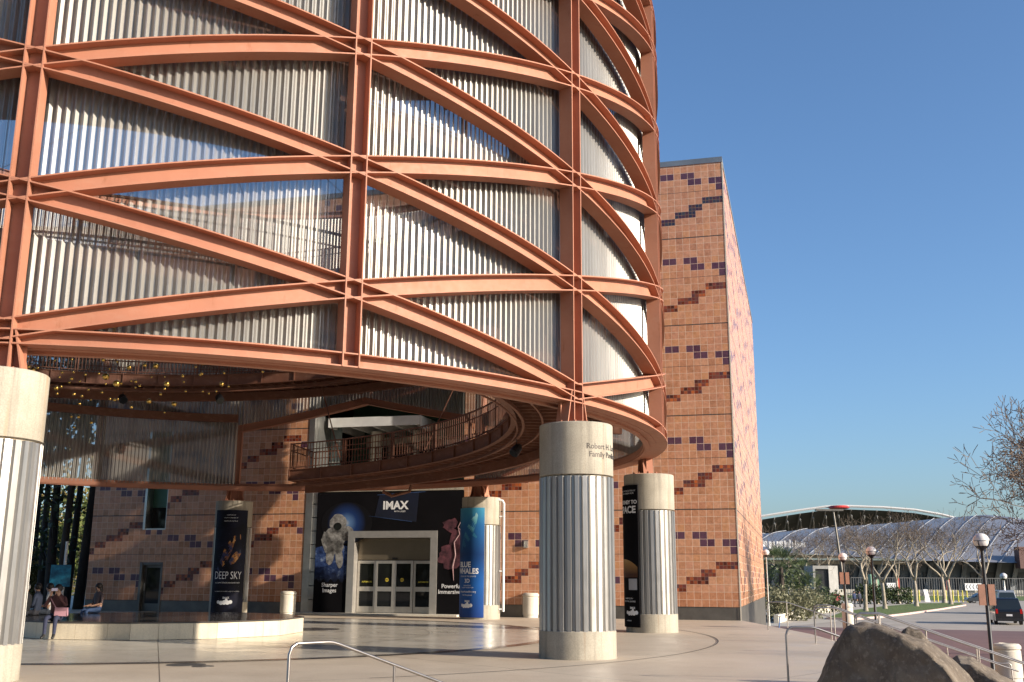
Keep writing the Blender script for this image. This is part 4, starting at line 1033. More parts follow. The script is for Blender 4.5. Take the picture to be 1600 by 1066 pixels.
# ------------------------------------------------------------------ lamp posts
M['globe'] = glass('frosted_globe', (.60, .57, .55), .25, .4)
def globe_lamp(u, v, Yd, gr, label, base_z=LOW, boards=False, thin=False):
    g = at(u, v, Yd); root = empty('street_lamp', (g.x, g.y, base_z), 0, label, 'street lamp', 'globe lamps along the street')
    c = V((g.x, g.y, 0)); zb = g.z - gr
    pr_ = gr * (.22 if not thin else .16)
    b = MB(); b.lathe([(.001, base_z), (pr_ * 2.2, base_z), (pr_ * 2.2, base_z + .25), (pr_ * 1.15, base_z + .4), (pr_, zb - .05), (.001, zb - .05)], c, 16); o = b.build('pole', M['black'] if not thin else M['steel_grey'], root); smooth_angle(o)
    b = MB(); b.sphere(g, gr, 24); b.build('globe', M['globe'], root, True)
    b = MB(); b.lathe([(pr_, zb - .06), (gr * .55, zb + gr * .12), (gr * .80, zb + gr * .36), (gr * .78, zb + gr * .38), (gr * .5, zb + gr * .16)], c, 24)
    for k in range(4):
        a = math.pi / 4 + k * math.pi / 2
        b.tube([g + V((gr * 1.03 * math.cos(a) * math.cos(e), gr * 1.03 * math.sin(a) * math.cos(e), gr * 1.03 * math.sin(e))) for e in (-1.0, -.7, -.4, -.1, .05)], gr * .07, 5)
    b.lathe([(gr * 1.01, gr * -.02), (gr * 1.05, 0), (gr * 1.01, gr * .04)], g, 24)
    b.build('cradle', M['black'], root)
    if boards:
        for s in (-1, 1):
            b = MB(); b.box(V((g.x + s * gr * .62, g.y - .05, g.z - boards)), (gr * .85, .05, gr * 2.6)); b.build('sign_board', plain('brown_sign_board', (.22, .10, .06), .6), root)
    return root
globe_lamp(1533, 845.5, 34.0, .25, 'dark lamp post with a clear globe, nearest the right edge', boards=1.68)
globe_lamp(1361, 862, 53.0, .255, 'dark globe lamp post, middle one of the three tall ones')
globe_lamp(1317, 871, 60.0, .25, 'dark globe lamp post with brown sign boards, leftmost of the three tall ones', boards=1.15)
globe_lamp(1197, 864, 64.0, .2, 'grey globe lamp post close against the side of the museum', thin=True)
globe_lamp(1568, 901, 190.0, .62, 'far lamp post with a yellowish globe near the stadium fence', thin=True)
p = at(1302, 798, 100.0); r_ = empty('street_light', (p.x, p.y, LOW), 0, 'tall slender grey street light pole rising above the stadium roof', 'street light')
b = MB(); b.tube([V((p.x + .8, p.y, LOW)), V((p.x, p.y, p.z))], [.15, .08], 10); b.build('pole', M['zinc'], r_)
b = MB(); b.box(p + V((-.4, 0, .05)), (2.6, .5, .16)); b.build('lamp_head', M['zinc'], r_)
# ------------------------------------------------------------------ bare plane trees
def bare_geo(seed, h, crown, fork=.32, levels=6, thick=.32, twig=.010, dens=1.0, knob=True, spread=.75):
    q = random.Random(seed); bk = MB(); tw = MB()
    def grow(p, d, r, ln, lev):
        n = 3 if lev < 3 else 2; pts = [p]; rs = [r]; r1 = r * (.66 if lev < levels - 1 else .5)
        for k in range(n):
            d = (d + V((q.uniform(-1, 1), q.uniform(-1, 1), q.uniform(-.6, .8))) * (.24 if lev else .05)).normalized()
            pts.append(pts[-1] + d * (ln / n)); rs.append(max(.014, r + (r1 - r) * (k + 1) / n))
        tgt = bk if lev < 4 else tw
        tgt.tube(pts, rs, 7 if lev < 2 else (5 if lev < 4 else 3), lev < 2)
        if knob and 1 <= lev <= 3: bk.sphere(pts[-1], rs[-1] * 1.25, 6)
        if lev >= levels: return
        nb = q.choice((2, 3, 3)) if lev else 3
        if lev >= 4: nb = q.choice((2, 3, 3))
        for k in range(nb):
            a = 2 * math.pi * (k + q.random() * .6) / nb
            x = d.orthogonal().normalized(); y = d.cross(x); side = x * math.cos(a) + y * math.sin(a)
            nd = (d * (1 - .45 * spread) + side * q.uniform(.55, 1.0) * spread + V((0, 0, .30 if lev < 4 else .05))).normalized()
            grow(pts[-1], nd, r1 * q.uniform(.72, .95), ln * q.uniform(.62, .88) * dens, lev + 1)
        if lev >= 2 and q.random() < .8:
            side = d.orthogonal().normalized(); side.rotate(Matrix.Rotation(q.random() * 6.28, 3, d))
            grow(pts[1], (d + side * 1.2).normalized(), r1 * .5, ln * .55, max(lev + 1, 4))
    grow(V((0, 0, 0)), V((q.uniform(-.06, .06), 0, 1)).normalized(), thick, h * fork, 0)
    bk.lathe([(thick * 1.5, -.02), (thick * 1.15, .25), (thick, .6)], (0, 0, 0), 10)
    return bk, tw
BT_ = []
for sd in (3, 11, 29):
    bk, tw = bare_geo(sd, 9.5, 4, .34, 6, .26, spread=.78)
    a = bk.build('trunk', M['bark_pale'], None, True); c_ = tw.build('crown', M['bark_twig'], None)
    top_ = max(v.z for v in tw.v); BT_.append((a.data, c_.data, top_)); D.objects.remove(a); D.objects.remove(c_)
def bare_tree(loc, k, h, rz, label, group='bare plane trees along the street'):
    root = empty('plane_tree', loc, rz, label, 'tree', group); s = h / BT_[k][2]; root.scale = (s, s, s)
    for nm, me in (('trunk', BT_[k][0]), ('crown', BT_[k][1])):
        o = D.objects.new(nm, me); COL.objects.link(o); o.parent = root
    return root
for (u, v, k, h, lab) in ((1353, 957, 0, 9.8, 'bare plane tree with a slightly bent trunk beside the walking couple'), (1383, 953, 1, 11.5, 'bare plane tree whose trunk rises left of the hedge gap'),
                          (1432, 949, 2, 12.0, 'bare plane tree at the middle of the curbed lawn strip'), (1476, 943.5, 0, 13, 'bare plane tree left of the close pair, further back'),
                          (1486, 946, 1, 13.0, 'bare plane tree at the right tip of the curbed lawn'), (1540, 941, 2, 14.0, 'bare plane tree behind the parked dark sedan'),
                          (1404, 943, 2, 12, 'bare plane tree in the back row behind the lawn strip'), (1370, 944, 1, 13, 'bare plane tree in the back row behind the hedge'),
                          (1263, 940, 0, 12, 'bare plane tree behind the palms and the concrete portal'), (1222, 939, 1, 12.5, 'bare plane tree furthest left, beside the museum side wall'), (1290, 938, 2, 13, 'bare plane tree just behind the concrete portal')):
    p = gz(u, v, LOW); bare_tree((p.x, p.y, LOW), k, h, (u * 1.7) % 6.28, lab)
bk, tw = bare_geo(77, 14.0, 6, .20, 8, .26, spread=.72, dens=1.0, knob=False)
r_ = empty('plane_tree', (24.9, 46.6, LOW), 0, 'large bare tree reaching into the right edge of the photo', 'tree', 'bare plane trees along the street'); 
bk.build('trunk', M['bark_pale'], r_, True, False); tw.build('crown', M['bark_twig'], r_, False, False)
r_.rotation_euler.z = 2.2
# ------------------------------------------------------------------ leafy plants
def leaf_cloud(mb, c, rad, n, size, q, squash=1.0, shell=.45, droop=0.0):
    for _ in range(n):
        while True:
            p = V((q.uniform(-1, 1), q.uniform(-1, 1), q.uniform(-1, 1)))
            if shell < p.length < 1: break
        p = V((p.x * rad[0], p.y * rad[1], p.z * rad[2])); w = mnoise.noise((V(c) + p) * (1.1 / max(.6, rad[0] * .4)))
        if w < -.16: continue
        ctr = V(c) + p; s = size * q.uniform(.6, 1.3)
        d = V((q.gauss(0, 1), q.gauss(0, 1), q.gauss(0, .7) - droop)).normalized(); x = d.orthogonal().normalized(); x.rotate(Matrix.Rotation(q.random() * 6.28, 3, d)); y = d.cross(x)
        mb.add([ctr - x * s * .5, ctr + y * s * .28, ctr + x * s * .5, ctr - y * s * .28], [(0, 1, 2, 3)])
def shrub(label, loc, rad, mat, n=900, size=.22, seed=0, name='shrub', cat='shrub', group='shrubs beside the museum'):
    q = random.Random(seed); root = empty(name, loc, 0, label, cat, group); b = MB(); c = V(loc)
    for k in range(4):
        o = V((q.uniform(-.4, .4) * rad[0], q.uniform(-.4, .4) * rad[1], rad[2] * q.uniform(.4, .65)))
        leaf_cloud(b, c + o, (rad[0] * .72, rad[1] * .72, rad[2] * .6), n // 4, size, q, shell=.2)
    b.build('foliage', mat, root)
    b = MB()
    for k in range(5): b.tube([c, c + V((q.uniform(-.4, .4) * rad[0], q.uniform(-.4, .4) * rad[1], rad[2] * .8))], .03, 4)
    b.build('stems', M['bark_dark'], root); return root
def dark_tree(label, loc, h, crown, seed, mat, trunk_r=.17, lean=0.0, base=.35, n=2200, size=.42, group='dark trees left of the museum', clumps=9):
    q = random.Random(seed); root = empty('park_tree', loc, 0, label, 'tree', group); c = V(loc); b = MB()
    pts = [c + V((lean * t * t + .15 * math.sin(4 * t + seed), .1 * math.cos(3 * t), h * t)) for t in (0, .15, .3, .45, .6, .75, .9)]
    b.tube(pts, [trunk_r * (1.25 - t) for t in (0, .15, .3, .45, .6, .75, .9)], 9); f = MB()
    for k in range(clumps):
        t = base + (1 - base) * (k + .5) / clumps; a = q.random() * 6.28; rr = crown * (1.05 - .55 * t) * q.uniform(.35, .9)
        e = c + V((rr * math.cos(a) + lean * t * t, rr * math.sin(a), h * t + q.uniform(-.4, .5))); s = c + V((lean * t * t, 0, h * (t - .1)))
        b.tube([s, (s + e) / 2 + V((0, 0, .15)), e], [trunk_r * .38, trunk_r * .25, trunk_r * .1], 5)
        leaf_cloud(f, e, (crown * q.uniform(.45, .7), crown * q.uniform(.45, .7), crown * q.uniform(.3, .5)), n // clumps, size, q, shell=.1, droop=.5)
    b.build('trunk', M['bark_dark'], root, True); f.build('crown', mat, root); return root
for k, (u, Yd, h, cr, lean, tr, lab) in enumerate(((58, 56, 17, 3.0, .3, .16, 'dark tree just right of the left edge column'), (77, 54, 15, 2.6, -.2, .22, 'dark tree with the thickest leafy trunk left of the poster'), (96, 52.5, 19, 2.4, .6, .17, 'dark slim tree standing in front of the blue poster'),
                                          (107, 56, 20, 2.8, .2, .17, 'dark slim tree just right of the blue poster'), (122, 53.4, 18, 2.4, 1.0, .22, 'dark leaning tree beside the left end of the tiled wall'), (40, 62, 19, 3.6, 0, .2, 'dark tree furthest back behind the left column'))):
    p = at(u, 930, Yd); dark_tree(lab, (p.x, p.y, 0), h, cr, 40 + k, M['leaf_dark'], tr, lean, .44 if k != 1 else .16, 2000, .34, clumps=8)
for k, (u, Yd, rad, mt, lab) in enumerate(((66, 116, (7, 4, 9), 'leaf_mid', 'sunlit green bushy tree behind the dark trunks, left one'), (98, 122, (7, 4, 12), 'leaf_autumn', 'yellowish sunlit tree behind the blue poster'), (126, 114, (6, 4, 10), 'leaf_mid', 'sunlit green bushy tree beside the end of the tiled wall'),
                                           (112, 140, (11, 5, 20), 'leaf_autumn', 'tall yellowish tree furthest behind the slim dark trunks'), (46, 58, (1.3, 1.0, 2.6), 'leaf_autumn', 'yellow leaved shrub beside the left column'))):
    p = at(u, 930, Yd); shrub(lab, (p.x, p.y, 0), rad, M[mt], 3200, .55 if Yd > 60 else .25, 60 + k, 'park_bush', 'bush', 'bright bushes left of the museum')
# blue poster on a post
p = at(94, 958, 50); ps = empty('poster_sign', (p.x, p.y, 0), 0, 'blue picture poster on a pale post among the dark trees', 'sign')
b = MB(); b.tube([p, V((p.x, p.y, 3.2))], .07, 8); b.build('post', M['white_metal'], ps)
b = MB(); b.box(V((p.x - .12, p.y - .1, 1.62)), (.95, .04, 1.0)); b.build('poster', pic('undersea_print', (.006, .03, .06), (.02, .22, .33), 3), ps)
# shrubs, palms and planter right of the museum
b = MB(); cb = [gz(u, v, LOW) for u, v in ((1213, 974), (1240, 966), (1275, 959), (1322, 953))]
for p, q_ in zip(cb, cb[1:]): b.bar(V((p.x, p.y, LOW + .3)), V((q_.x, q_.y, LOW + .3)), .35, .62)
o = b.build('planter_wall', M['cream']); tag(o, 'low pale planter wall curving past the shrubs', 'planter wall')
for k, (u, v, Yd, rad, mt, lab) in enumerate(((1212, 952, 86, (1.6, 1.6, 2.4), 'leaf_grey', 'grey green shrub against the museum side'), (1236, 950, 88, (2.3, 2, 2.6), 'leaf_grey', 'wide grey shrub in the planter, largest one'), (1264, 948, 92, (2.2, 2, 2.5), 'leaf_grey', 'rounded grey shrub right of the largest one'),
                                              (1228, 930, 100, (3.0, 2, 4.2), 'leaf_palm', 'tall green shrub under the palm'), (1292, 945, 112, (2.6, 1.5, 2.0), 'leaf_hedge', 'dark shrub in front of the concrete portal'))):
    p = at(u, v, Yd); shrub(lab, (p.x, p.y, LOW), rad, M[mt], 1300, .3, 80 + k)
def palm(label, loc, h, n, L, seed):
    q = random.Random(seed); root = empty('fan_palm', loc, 0, label, 'palm', 'palms in the planter'); c = V(loc); b = MB(); b.tube([c, c + V((0, 0, h))], [.28, .2], 9); b.build('trunk', M['bark_dark'], root); f = MB(); t = c + V((0, 0, h))
    for k in range(n):
        a = q.random() * 6.28; e = q.uniform(-.5, 1.2); d = V((math.cos(a) * math.cos(e), math.sin(a) * math.cos(e), math.sin(e))); m_ = t + d * L * q.uniform(.5, .75); sd = d.cross(V((0, 0, 1))).normalized(); up = sd.cross(d)
        f.tube([t, m_], .02, 3)
        for j in range(13):
            w = (j - 6) / 6 * 1.35; dd = d * math.cos(w) + sd * math.sin(w); tip = m_ + dd * L * .5 - V((0, 0, .15 * L * abs(w)))
            f.add([m_, m_ + dd * L * .25 + sd * .05, tip, m_ + dd * L * .25 - sd * .05 + up * .02], [(0, 1, 2, 3)])
    f.build('fronds', M['leaf_palm'], root)
for k, (u, Yd, h, lab) in enumerate(((1222, 98, 4.4, 'fan palm nearest the museum side wall'), (1248, 104, 3.6, 'fan palm in the middle of the planter'), (1268, 100, 1.8, 'low fan palm beside the concrete portal'))):
    p = at(u, 930, Yd); palm(lab, (p.x, p.y, LOW), h, 26, 2.1, 5 + k)
for k, (u0, u1, Yd, h) in enumerate(((1338, 1376, 150, 2.7), (1378, 1424, 152, 2.4))):
    a, c_ = at(u0, 930, Yd), at(u1, 930, Yd); q = random.Random(99 + k); b = MB()
    for t in range(8): leaf_cloud(b, V((a.x + (c_.x - a.x) * (t + .5) / 8, Yd, LOW + h * .5)), ((c_.x - a.x) / 11, 1.0, h * .55), 260, .34, q, shell=.1)
    tag(b.build('hedge', M['leaf_hedge']), ('dark clipped hedge behind the first bare trees', 'dark clipped hedge left of the yellow posts')[k], 'hedge', 'hedges along the far pavement')

# unseen tree belt added behind the camera to darken reflections and cut fill light
b = MB(); q = random.Random(5)
for k in range(46):
    a = R_(128 + k * 3.1); d = q.uniform(62, 84); c = V((d * math.sin(a), d * math.cos(a) + 8, q.uniform(4.5, 7)))
    leaf_cloud(b, c, (6.5, 5, 6.5 + q.random() * 2), 420, 1.5, q, shell=.3)
tag(b.build('far_wood', M['leaf_hedge']), 'dark green wood across the park behind the photographer', 'wood', kind='stuff')
# ------------------------------------------------------------------ people
def person(label, loc, rz, pose, shirt, pants, hair, skin=(.36, .20, .13), shoes=(.015, .015, .015), scale=1.0, sleeves=True, longhair=False, group=None, arms='lap'):
    root = empty('person', loc, rz, label, 'person', group); root.scale = (scale,) * 3
    J = {}; E_ = []                                       # local frame: facing -y
    def j(n, p, r): J[n] = (V(p), r)
    if pose == 'sit':
        hz = .55; j('pelvis', (0, .16, hz), .135); j('waist', (0, .15, hz + .18), .125); j('chest', (0, .14, hz + .40), .14); j('neck', (0, .12, hz + .58), .058)
        j('head', (0, .095, hz + .70), .085); j('crown', (0, .10, hz + .79), .075)
        for s, n in ((-1, 'l'), (1, 'r')):
            j('hip' + n, (s * .10, .10, hz - .01), .095); j('knee' + n, (s * .12, -.32, hz + .0), .065); j('ankle' + n, (s * .12, -.34, .12), .044); j('toe' + n, (s * .14, -.52, .045), .038)
    else:
        hz = .92; st = .16 if pose == 'walk' else .02
        j('pelvis', (0, 0, hz), .13); j('waist', (0, 0, hz + .18), .12); j('chest', (0, 0, hz + .40), .14); j('neck', (0, 0, hz + .58), .056); j('head', (0, -.02, hz + .69), .085); j('crown', (0, -.01, hz + .77), .075)
        for s, n in ((-1, 'l'), (1, 'r')):
            j('hip' + n, (s * .09, 0, hz - .06), .09); j('knee' + n, (s * .09, -.02 + s * st * .6, .50), .062); j('ankle' + n, (s * .09, s * st * 1.3, .09), .042); j('toe' + n, (s * .10, s * st * 1.3 - .16, .04), .036)
    cz = J['chest'][0].z; cy = J['chest'][0].y
    for s, n in ((-1, 'l'), (1, 'r')):
        j('sh' + n, (s * .185, cy, cz + .08), .06)
        if arms == 'phone': j('el' + n, (s * .27, cy - .16, cz - .13), .045); j('wr' + n, (s * .10, cy - .30, cz + .16), .032); hd = V((-s * .25, -.2, .95))
        elif arms == 'lap': j('el' + n, (s * .25, cy - .02, cz - .20), .043); j('wr' + n, (s * .14, cy - .24, cz - .26), .031); hd = V((-s * .3, -.95, -.1))
        else: j('el' + n, (s * .23, cy + s * .05, cz - .22), .042); j('wr' + n, (s * .25, cy - s * .06 - .04, cz - .46), .031); hd = V((0, -.1, -1))
        hd.normalize(); w = J['wr' + n][0]; side = hd.cross(V((0, 0, 1)) if abs(hd.z) < .9 else V((0, 1, 0))).normalized()
        j('palm' + n, w + hd * .075, .03)
        for k in range(4):
            o = (k - 1.5) * .017; ln = (.066, .076, .072, .056)[k]; a = w + hd * .115 + side * o; b_ = a + hd * ln * .6 + V((0, -.012, 0)); c_ = b_ + hd * ln * .35 + V((0, -.02, -.012))
            j(f'f{k}a' + n, a, .0095); j(f'f{k}b' + n, b_, .0085); j(f'f{k}c' + n, c_, .0075)
            E_ += [('palm' + n, f'f{k}a' + n), (f'f{k}a' + n, f'f{k}b' + n), (f'f{k}b' + n, f'f{k}c' + n)]
        j('th' + n, w + hd * .06 - side * .036 * (1 if s > 0 else -1) + V((0, -.015, 0)), .010); j('tht' + n, w + hd * .10 - side * .052 * (1 if s > 0 else -1) + V((0, -.03, 0)), .008)
        E_ += [('palm' + n, 'th' + n), ('th' + n, 'tht' + n), ('chest', 'sh' + n), ('sh' + n, 'el' + n), ('el' + n, 'wr' + n), ('wr' + n, 'palm' + n), ('pelvis', 'hip' + n), ('hip' + n, 'knee' + n), ('knee' + n, 'ankle' + n), ('ankle' + n, 'toe' + n)]
    h = J['head'][0]; j('nose', h + V((0, -.095, .0)), .014); j('chin', h + V((0, -.055, -.065)), .04)
    E_ += [('pelvis', 'waist'), ('waist', 'chest'), ('chest', 'neck'), ('neck', 'head'), ('head', 'crown'), ('head', 'nose'), ('head', 'chin')]
    names = list(J); ix = {n: k for k, n in enumerate(names)}
    me = D.meshes.new('skel'); me.from_pydata([tuple(J[n][0]) for n in names], [(ix[a], ix[b]) for a, b in E_], [])
    ob = D.objects.new('skel', me); COL.objects.link(ob); md = ob.modifiers.new('skin', 'SKIN'); md.use_smooth_shade = True
    for k, n in enumerate(names):
        sv = me.skin_vertices[0].data[k]; r = J[n][1]; sv.radius = (r * (1.25 if n in ('chest', 'waist', 'pelvis') else 1), r * (.85 if n in ('chest', 'waist', 'pelvis') else 1)); sv.use_root = n == 'pelvis'
    ob.modifiers.new('sub', 'SUBSURF').levels = 1; ob.modifiers['sub'].render_levels = 1
    dg = bpy.context.evaluated_depsgraph_get(); body = D.meshes.new_from_object(ob.evaluated_get(dg)); D.objects.remove(ob)
    body.materials.clear()
    def cm(nm, c, r=.8): return plain(nm, c, r, 0, .12, 14)
    for nm, c, r in (('skin', skin, .5), ('shirt_cloth', shirt, .85), ('trouser_cloth', pants, .85), ('shoe_leather', shoes, .5)): body.materials.append(cm(nm, c, r))
    reg = []
    for a, b in E_:
        t = a + ' ' + b
        m = 0
        if any(k in t for k in ('pelvis waist', 'waist chest', 'chest sh')): m = 1
        elif a.startswith('sh') : m = 1
        elif a.startswith('el'): m = 1 if sleeves else 0
        elif a == 'chest': m = 1
        elif a.startswith(('pelvis', 'hip', 'knee')): m = 2
        elif a.startswith('ankle'): m = 3
        reg.append((J[a][0], J[b][0], m))
    for pl in body.polygons:
        c = pl.center; best = (9, 0)
        for a, b, m in reg:
            d = b - a; t = max(0, min(1, (c - a).dot(d) / d.length_squared)); dist = (a + d * t - c).length
            if dist < best[0]: best = (dist, m)
        pl.material_index = best[1]; pl.use_smooth = True
    bo = D.objects.new('body', body); COL.objects.link(bo); bo.parent = root
    b = MB(); hc = J['head'][0]; q = random.Random(len(label))
    for k in range(1):
        b.sphere(hc + V((0, .022, .045)), .108, 14)
        if longhair: b.tube([hc + V((0, .06, .05)), hc + V((0, .085, -.08)), hc + V((0, .09, -.26))], [.085, .09, .05], 10)
    b.build('hair', plain('hair', hair, .6, 0, .3, 20), root, True, False)
    b = MB()
    for s in (-1, 1): b.sphere(hc + V((s * .032, -.082, .022)), .012, 8)
    b.build('eyes', M['black'], root, True, False)
    return root, J
def on_rim(deg): return V((CX + (RB - .32) * math.cos(R_(deg)), CY + (RB - .32) * math.sin(R_(deg)), 0))
# the seat is .455 high: local seat height .45
PZ_ = 0.0
p = V((-11.9, 28.06, 0)); r1, J1 = person('person in maroon and dark jeans sitting on the bench front raising a phone', p, .12, 'sit', (.075, .028, .028), (.018, .022, .05), (.012, .008, .007), arms='phone')
b = MB(); w = (J1['palml'][0] + J1['palmr'][0]) / 2 + V((0, -.05, .08)); b.box(w, (.15, .012, .075)); ph = b.build('phone', plain('phone_shell', (.55, .50, .62), .3), None); ph.location = p; ph.rotation_euler.z = .12; tag(ph, 'pale phone held up by the person in maroon', 'phone')
def bag(loc, rz, col, label, strap, name='bag'):
    root = empty(name, loc, rz, label, 'bag'); b = MB(); c = V((0, 0, 0))
    pr_ = [(-.15, 0, .03), (-.165, .02, .05), (-.15, .22, .06), (.15, .22, .06), (.165, .02, .05), (.15, 0, .03)]
    vs = [V((x, -d, z)) for x, z, d in pr_] + [V((x, d, z)) for x, z, d in pr_]; n = len(pr_)
    b.add(vs, [tuple(range(n)), tuple(range(n, 2 * n))[::-1]] + [(k, (k + 1) % n + 0, n + (k + 1) % n, n + k)[::-1] for k in range(n)])
    b.build('pouch', plain(name + '_cloth', col, .7), root, False, False)
    b = MB(); b.tube(strap, .012, 6); b.build('strap', plain('strap_cloth', tuple(k * .8 for k in col), .7), root, False, False)
    b = MB(); b.box((0, -.064, .17), (.30, .006, .05)); b.build('flap', plain('flap_cloth', tuple(k * .7 for k in col), .7), root, False, False)
    return root
bag(p + V((.22, -.13, .585)), .1, (.33, .17, .20), 'pinkish shoulder bag on the lap of the person in maroon', [(-.14, 0, .2), (-.28, .0, .42), (-.36, .12, .52)])
person('person with long dark hair and bare arms on the bench near the tiled wall', on_rim(139), R_(-38), 'sit', (.10, .07, .07), (.05, .09, .19), (.02, .012, .009), sleeves=False, longhair=True)
person('person in a white shirt sitting behind the one in maroon', on_rim(167), R_(-80), 'sit', (.55, .53, .50), (.05, .06, .08), (.015, .01, .008), sleeves=False)
person('person with white hair and a black top sitting on the left of the bench', on_rim(188), R_(-100), 'sit', (.016, .016, .018), (.05, .05, .06), (.42, .40, .37))
person('person in a brown jacket and pale jeans sitting on the bench beside the left column', on_rim(203), R_(-110), 'sit', (.045, .022, .016), (.16, .22, .31), (.015, .01, .008))
person('person in a dark blue top sitting furthest back on the left of the bench', on_rim(176), R_(-90), 'sit', (.03, .04, .07), (.05, .05, .06), (.02, .014, .01))
for k, (u, sh, lab) in enumerate(((1336, (.02, .035, .09), 'person in dark blue walking on the pavement, left one of the pair'), (1344, (.03, .035, .06), 'person in black walking on the pavement, right one of the pair'))):
    p = gz(u, 949, LOW); person(lab, (p.x, p.y, LOW), R_(15), 'walk', sh, (.012, .012, .015), (.015, .01, .01), arms='side', scale=1.12)
# ------------------------------------------------------------------ vehicles
def car(label, loc, rz, kind, col, L=4.6, W=1.82, H=1.45, group='parked vehicles'):
    root = empty('parked_' + kind, loc, rz, label, 'car' if kind == 'car' else 'van', group)
    paint = NT(kind + '_paint'); paint.set(Base_Color=(*col, 1), Roughness=.28, Metallic=.35); paint.b.inputs['Coat Weight'].default_value = .7; paint = paint.mat
    if kind == 'car':
        low = [(-L/2, .45), (-L/2 + .05, .78), (-L/2 + .5, .92), (-L * .1, .95), (L * .2, .93), (L/2 - .15, .78), (L/2, .5)]
        roof = [(-L/2 + .35, .93), (-L * .26, H - .05), (-L * .08, H), (L * .10, H - .05), (L * .27, .94)]
    else:
        low = [(-L/2, .35), (-L/2 - .02, 1.0), (-L/2 + .04, 1.05), (0, 1.08), (L * .28, 1.05), (L/2 - .1, .88), (L/2, .45)]
        roof = [(-L/2 + .02, 1.05), (-L/2 + .16, H - .08), (-L/2 + .35, H), (L * .12, H - .02), (L * .34, 1.04)]
    def loft(mb, prof, zb, ins, tum, m=None):
        n = len(prof); rows = []
        for s, k in ((-1, 1.0), (1, 1.0)): rows.append([V((x, s * (W / 2 - tum * max(0, z - zb)), z)) for x, z in prof])
        vs = rows[0] + rows[1]; fs = [(k, k + 1, n + k + 1, n + k)[::-1] for k in range(n - 1)]
        mb.add(vs, fs + [tuple(range(n)), tuple(range(n, 2 * n))[::-1]], m)
    b = MB(); loft(b, [(-L/2 + .02, .28)] + low + [(L/2 - .02, .28)], 3, 0, 0); loft(b, roof, .95, 0, .22)
    o = b.build('body', paint, root, False, False); bv = o.modifiers.new('bevel', 'BEVEL'); bv.width = .05; bv.segments = 3; bv.limit_method = 'ANGLE'
    g = MB(); zb = .98 if kind == 'car' else 1.10
    for s in (-1, 1):                                     # side glass
        pts = [(x, z) for x, z in roof]; x0, x1 = pts[0][0], pts[-1][0]; zt = H - .12
        for xa, xb in ((x0 + .42, -.05), (.03, x1 - .42)):
            sh = .28 if xa > 0 else -.22
            qd = [(xa, zb), (xb, zb), (xb - (sh if xa > 0 else 0), zt), (xa - (sh if xa < 0 else 0), zt)]
            vs = [V((x, s * (W / 2 - .22 * (z - .95) + .006), z)) for x, z in qd]; g.add(vs if s < 0 else vs[::-1], [(0, 1, 2, 3)])
    for (a, b2), sgn in (((roof[0], roof[1]), -1), ((roof[-1], roof[-2]), 1)):      # rear and front screens
        f0, f1 = .10, .88; P = lambda f: (a[0] + (b2[0] - a[0]) * f, a[1] + (b2[1] - a[1]) * f)
        (xa, za), (xb, zb2) = P(f0), P(f1); nx = sgn * .012
        ya, yb = W / 2 - .22 * (za - .95) - .10, W / 2 - .22 * (zb2 - .95) - .08
        vs = [V((xa + nx, -ya, za + .008)), V((xa + nx, ya, za + .008)), V((xb + nx, yb, zb2 + .008)), V((xb + nx, -yb, zb2 + .008))]; g.add(vs if sgn > 0 else vs[::-1], [(0, 1, 2, 3)])
    g.build('windows', M['glass_blue'], root, False, False)
    rw = .33 if kind == 'car' else .36
    for sx in (-.31, .30):
        for s in (-1, 1):
            wh = MB(); cx_, cy_ = sx * L, s * (W / 2 - .10); prof = [(rw * .62, -.11), (rw * .95, -.11), (rw, -.07), (rw, .07), (rw * .95, .11), (rw * .62, .11)]
            n = 20; vs = [V((cx_ + r * math.cos(2 * math.pi * k / n), cy_ + z, rw + r * math.sin(2 * math.pi * k / n))) for r, z in prof for k in range(n)]
            wh.add(vs, [(jj * n + k, jj * n + (k + 1) % n, (jj + 1) * n + (k + 1) % n, (jj + 1) * n + k) for jj in range(len(prof) - 1) for k in range(n)])
            w_ = wh.build('wheel', M['black'], root, False, False)
            rm = MB(); vs = [V((cx_, cy_ + s * .10, rw))] + [V((cx_ + rw * .64 * math.cos(2 * math.pi * k / n), cy_ + s * .085, rw + rw * .64 * math.sin(2 * math.pi * k / n))) for k in range(n)]
            rm.add(vs, [(0, 1 + k, 1 + (k + 1) % n) for k in range(n)]); rm.build('rim', M['steel_grey'], w_, False, False)
    red = plain('tail_lamp_red', (.45, .012, .01), .2)
    for s in (-1, 1):
        b = MB(); b.box((-L/2 - .005, s * (W/2 - .13), 1.0 if kind != 'car' else .74), (.05, .16, .34 if kind != 'car' else .14)); b.build('tail_light', red, root, False, False)
        b = MB(); b.box((L/2 - .08, s * (W/2 - .25), .68), (.1, .3, .14)); b.build('headlight', M['white_metal'], root, False, False)
        b = MB(); b.box((roof[-1][0] - .3, s * (W/2 + .11), 1.05), (.10, .2, .15)); b.build('mirror', paint, root, False, False)
    b = MB(); b.box((-L/2 - .025, 0, .72 if kind != 'car' else .6), (.02, .42, .14)); b.build('number_plate', M['print_white'], root, False, False)
    b = MB(); b.box((-L/2 - .02, 0, .40), (.10, W * .95, .18)); b.box((L/2 - .02, 0, .40), (.10, W * .95, .18)); b.build('bumper', M['black'] if kind != 'car' else paint, root, False, False)
    return root
p = gz(1578, 977, LOW); car('black van with red tail lights waiting at the right edge of the photo', (p.x + .9, p.y + 2.6, LOW), R_(72), 'van', (.010, .011, .016), 5.1, 1.95, 1.98)
p = gz(1590, 962, LOW); car('silver grey van standing just beyond the black one', (p.x + 1.3, p.y + 6, LOW), R_(78), 'van', (.30, .31, .33), 5.4, 2.0, 2.35)
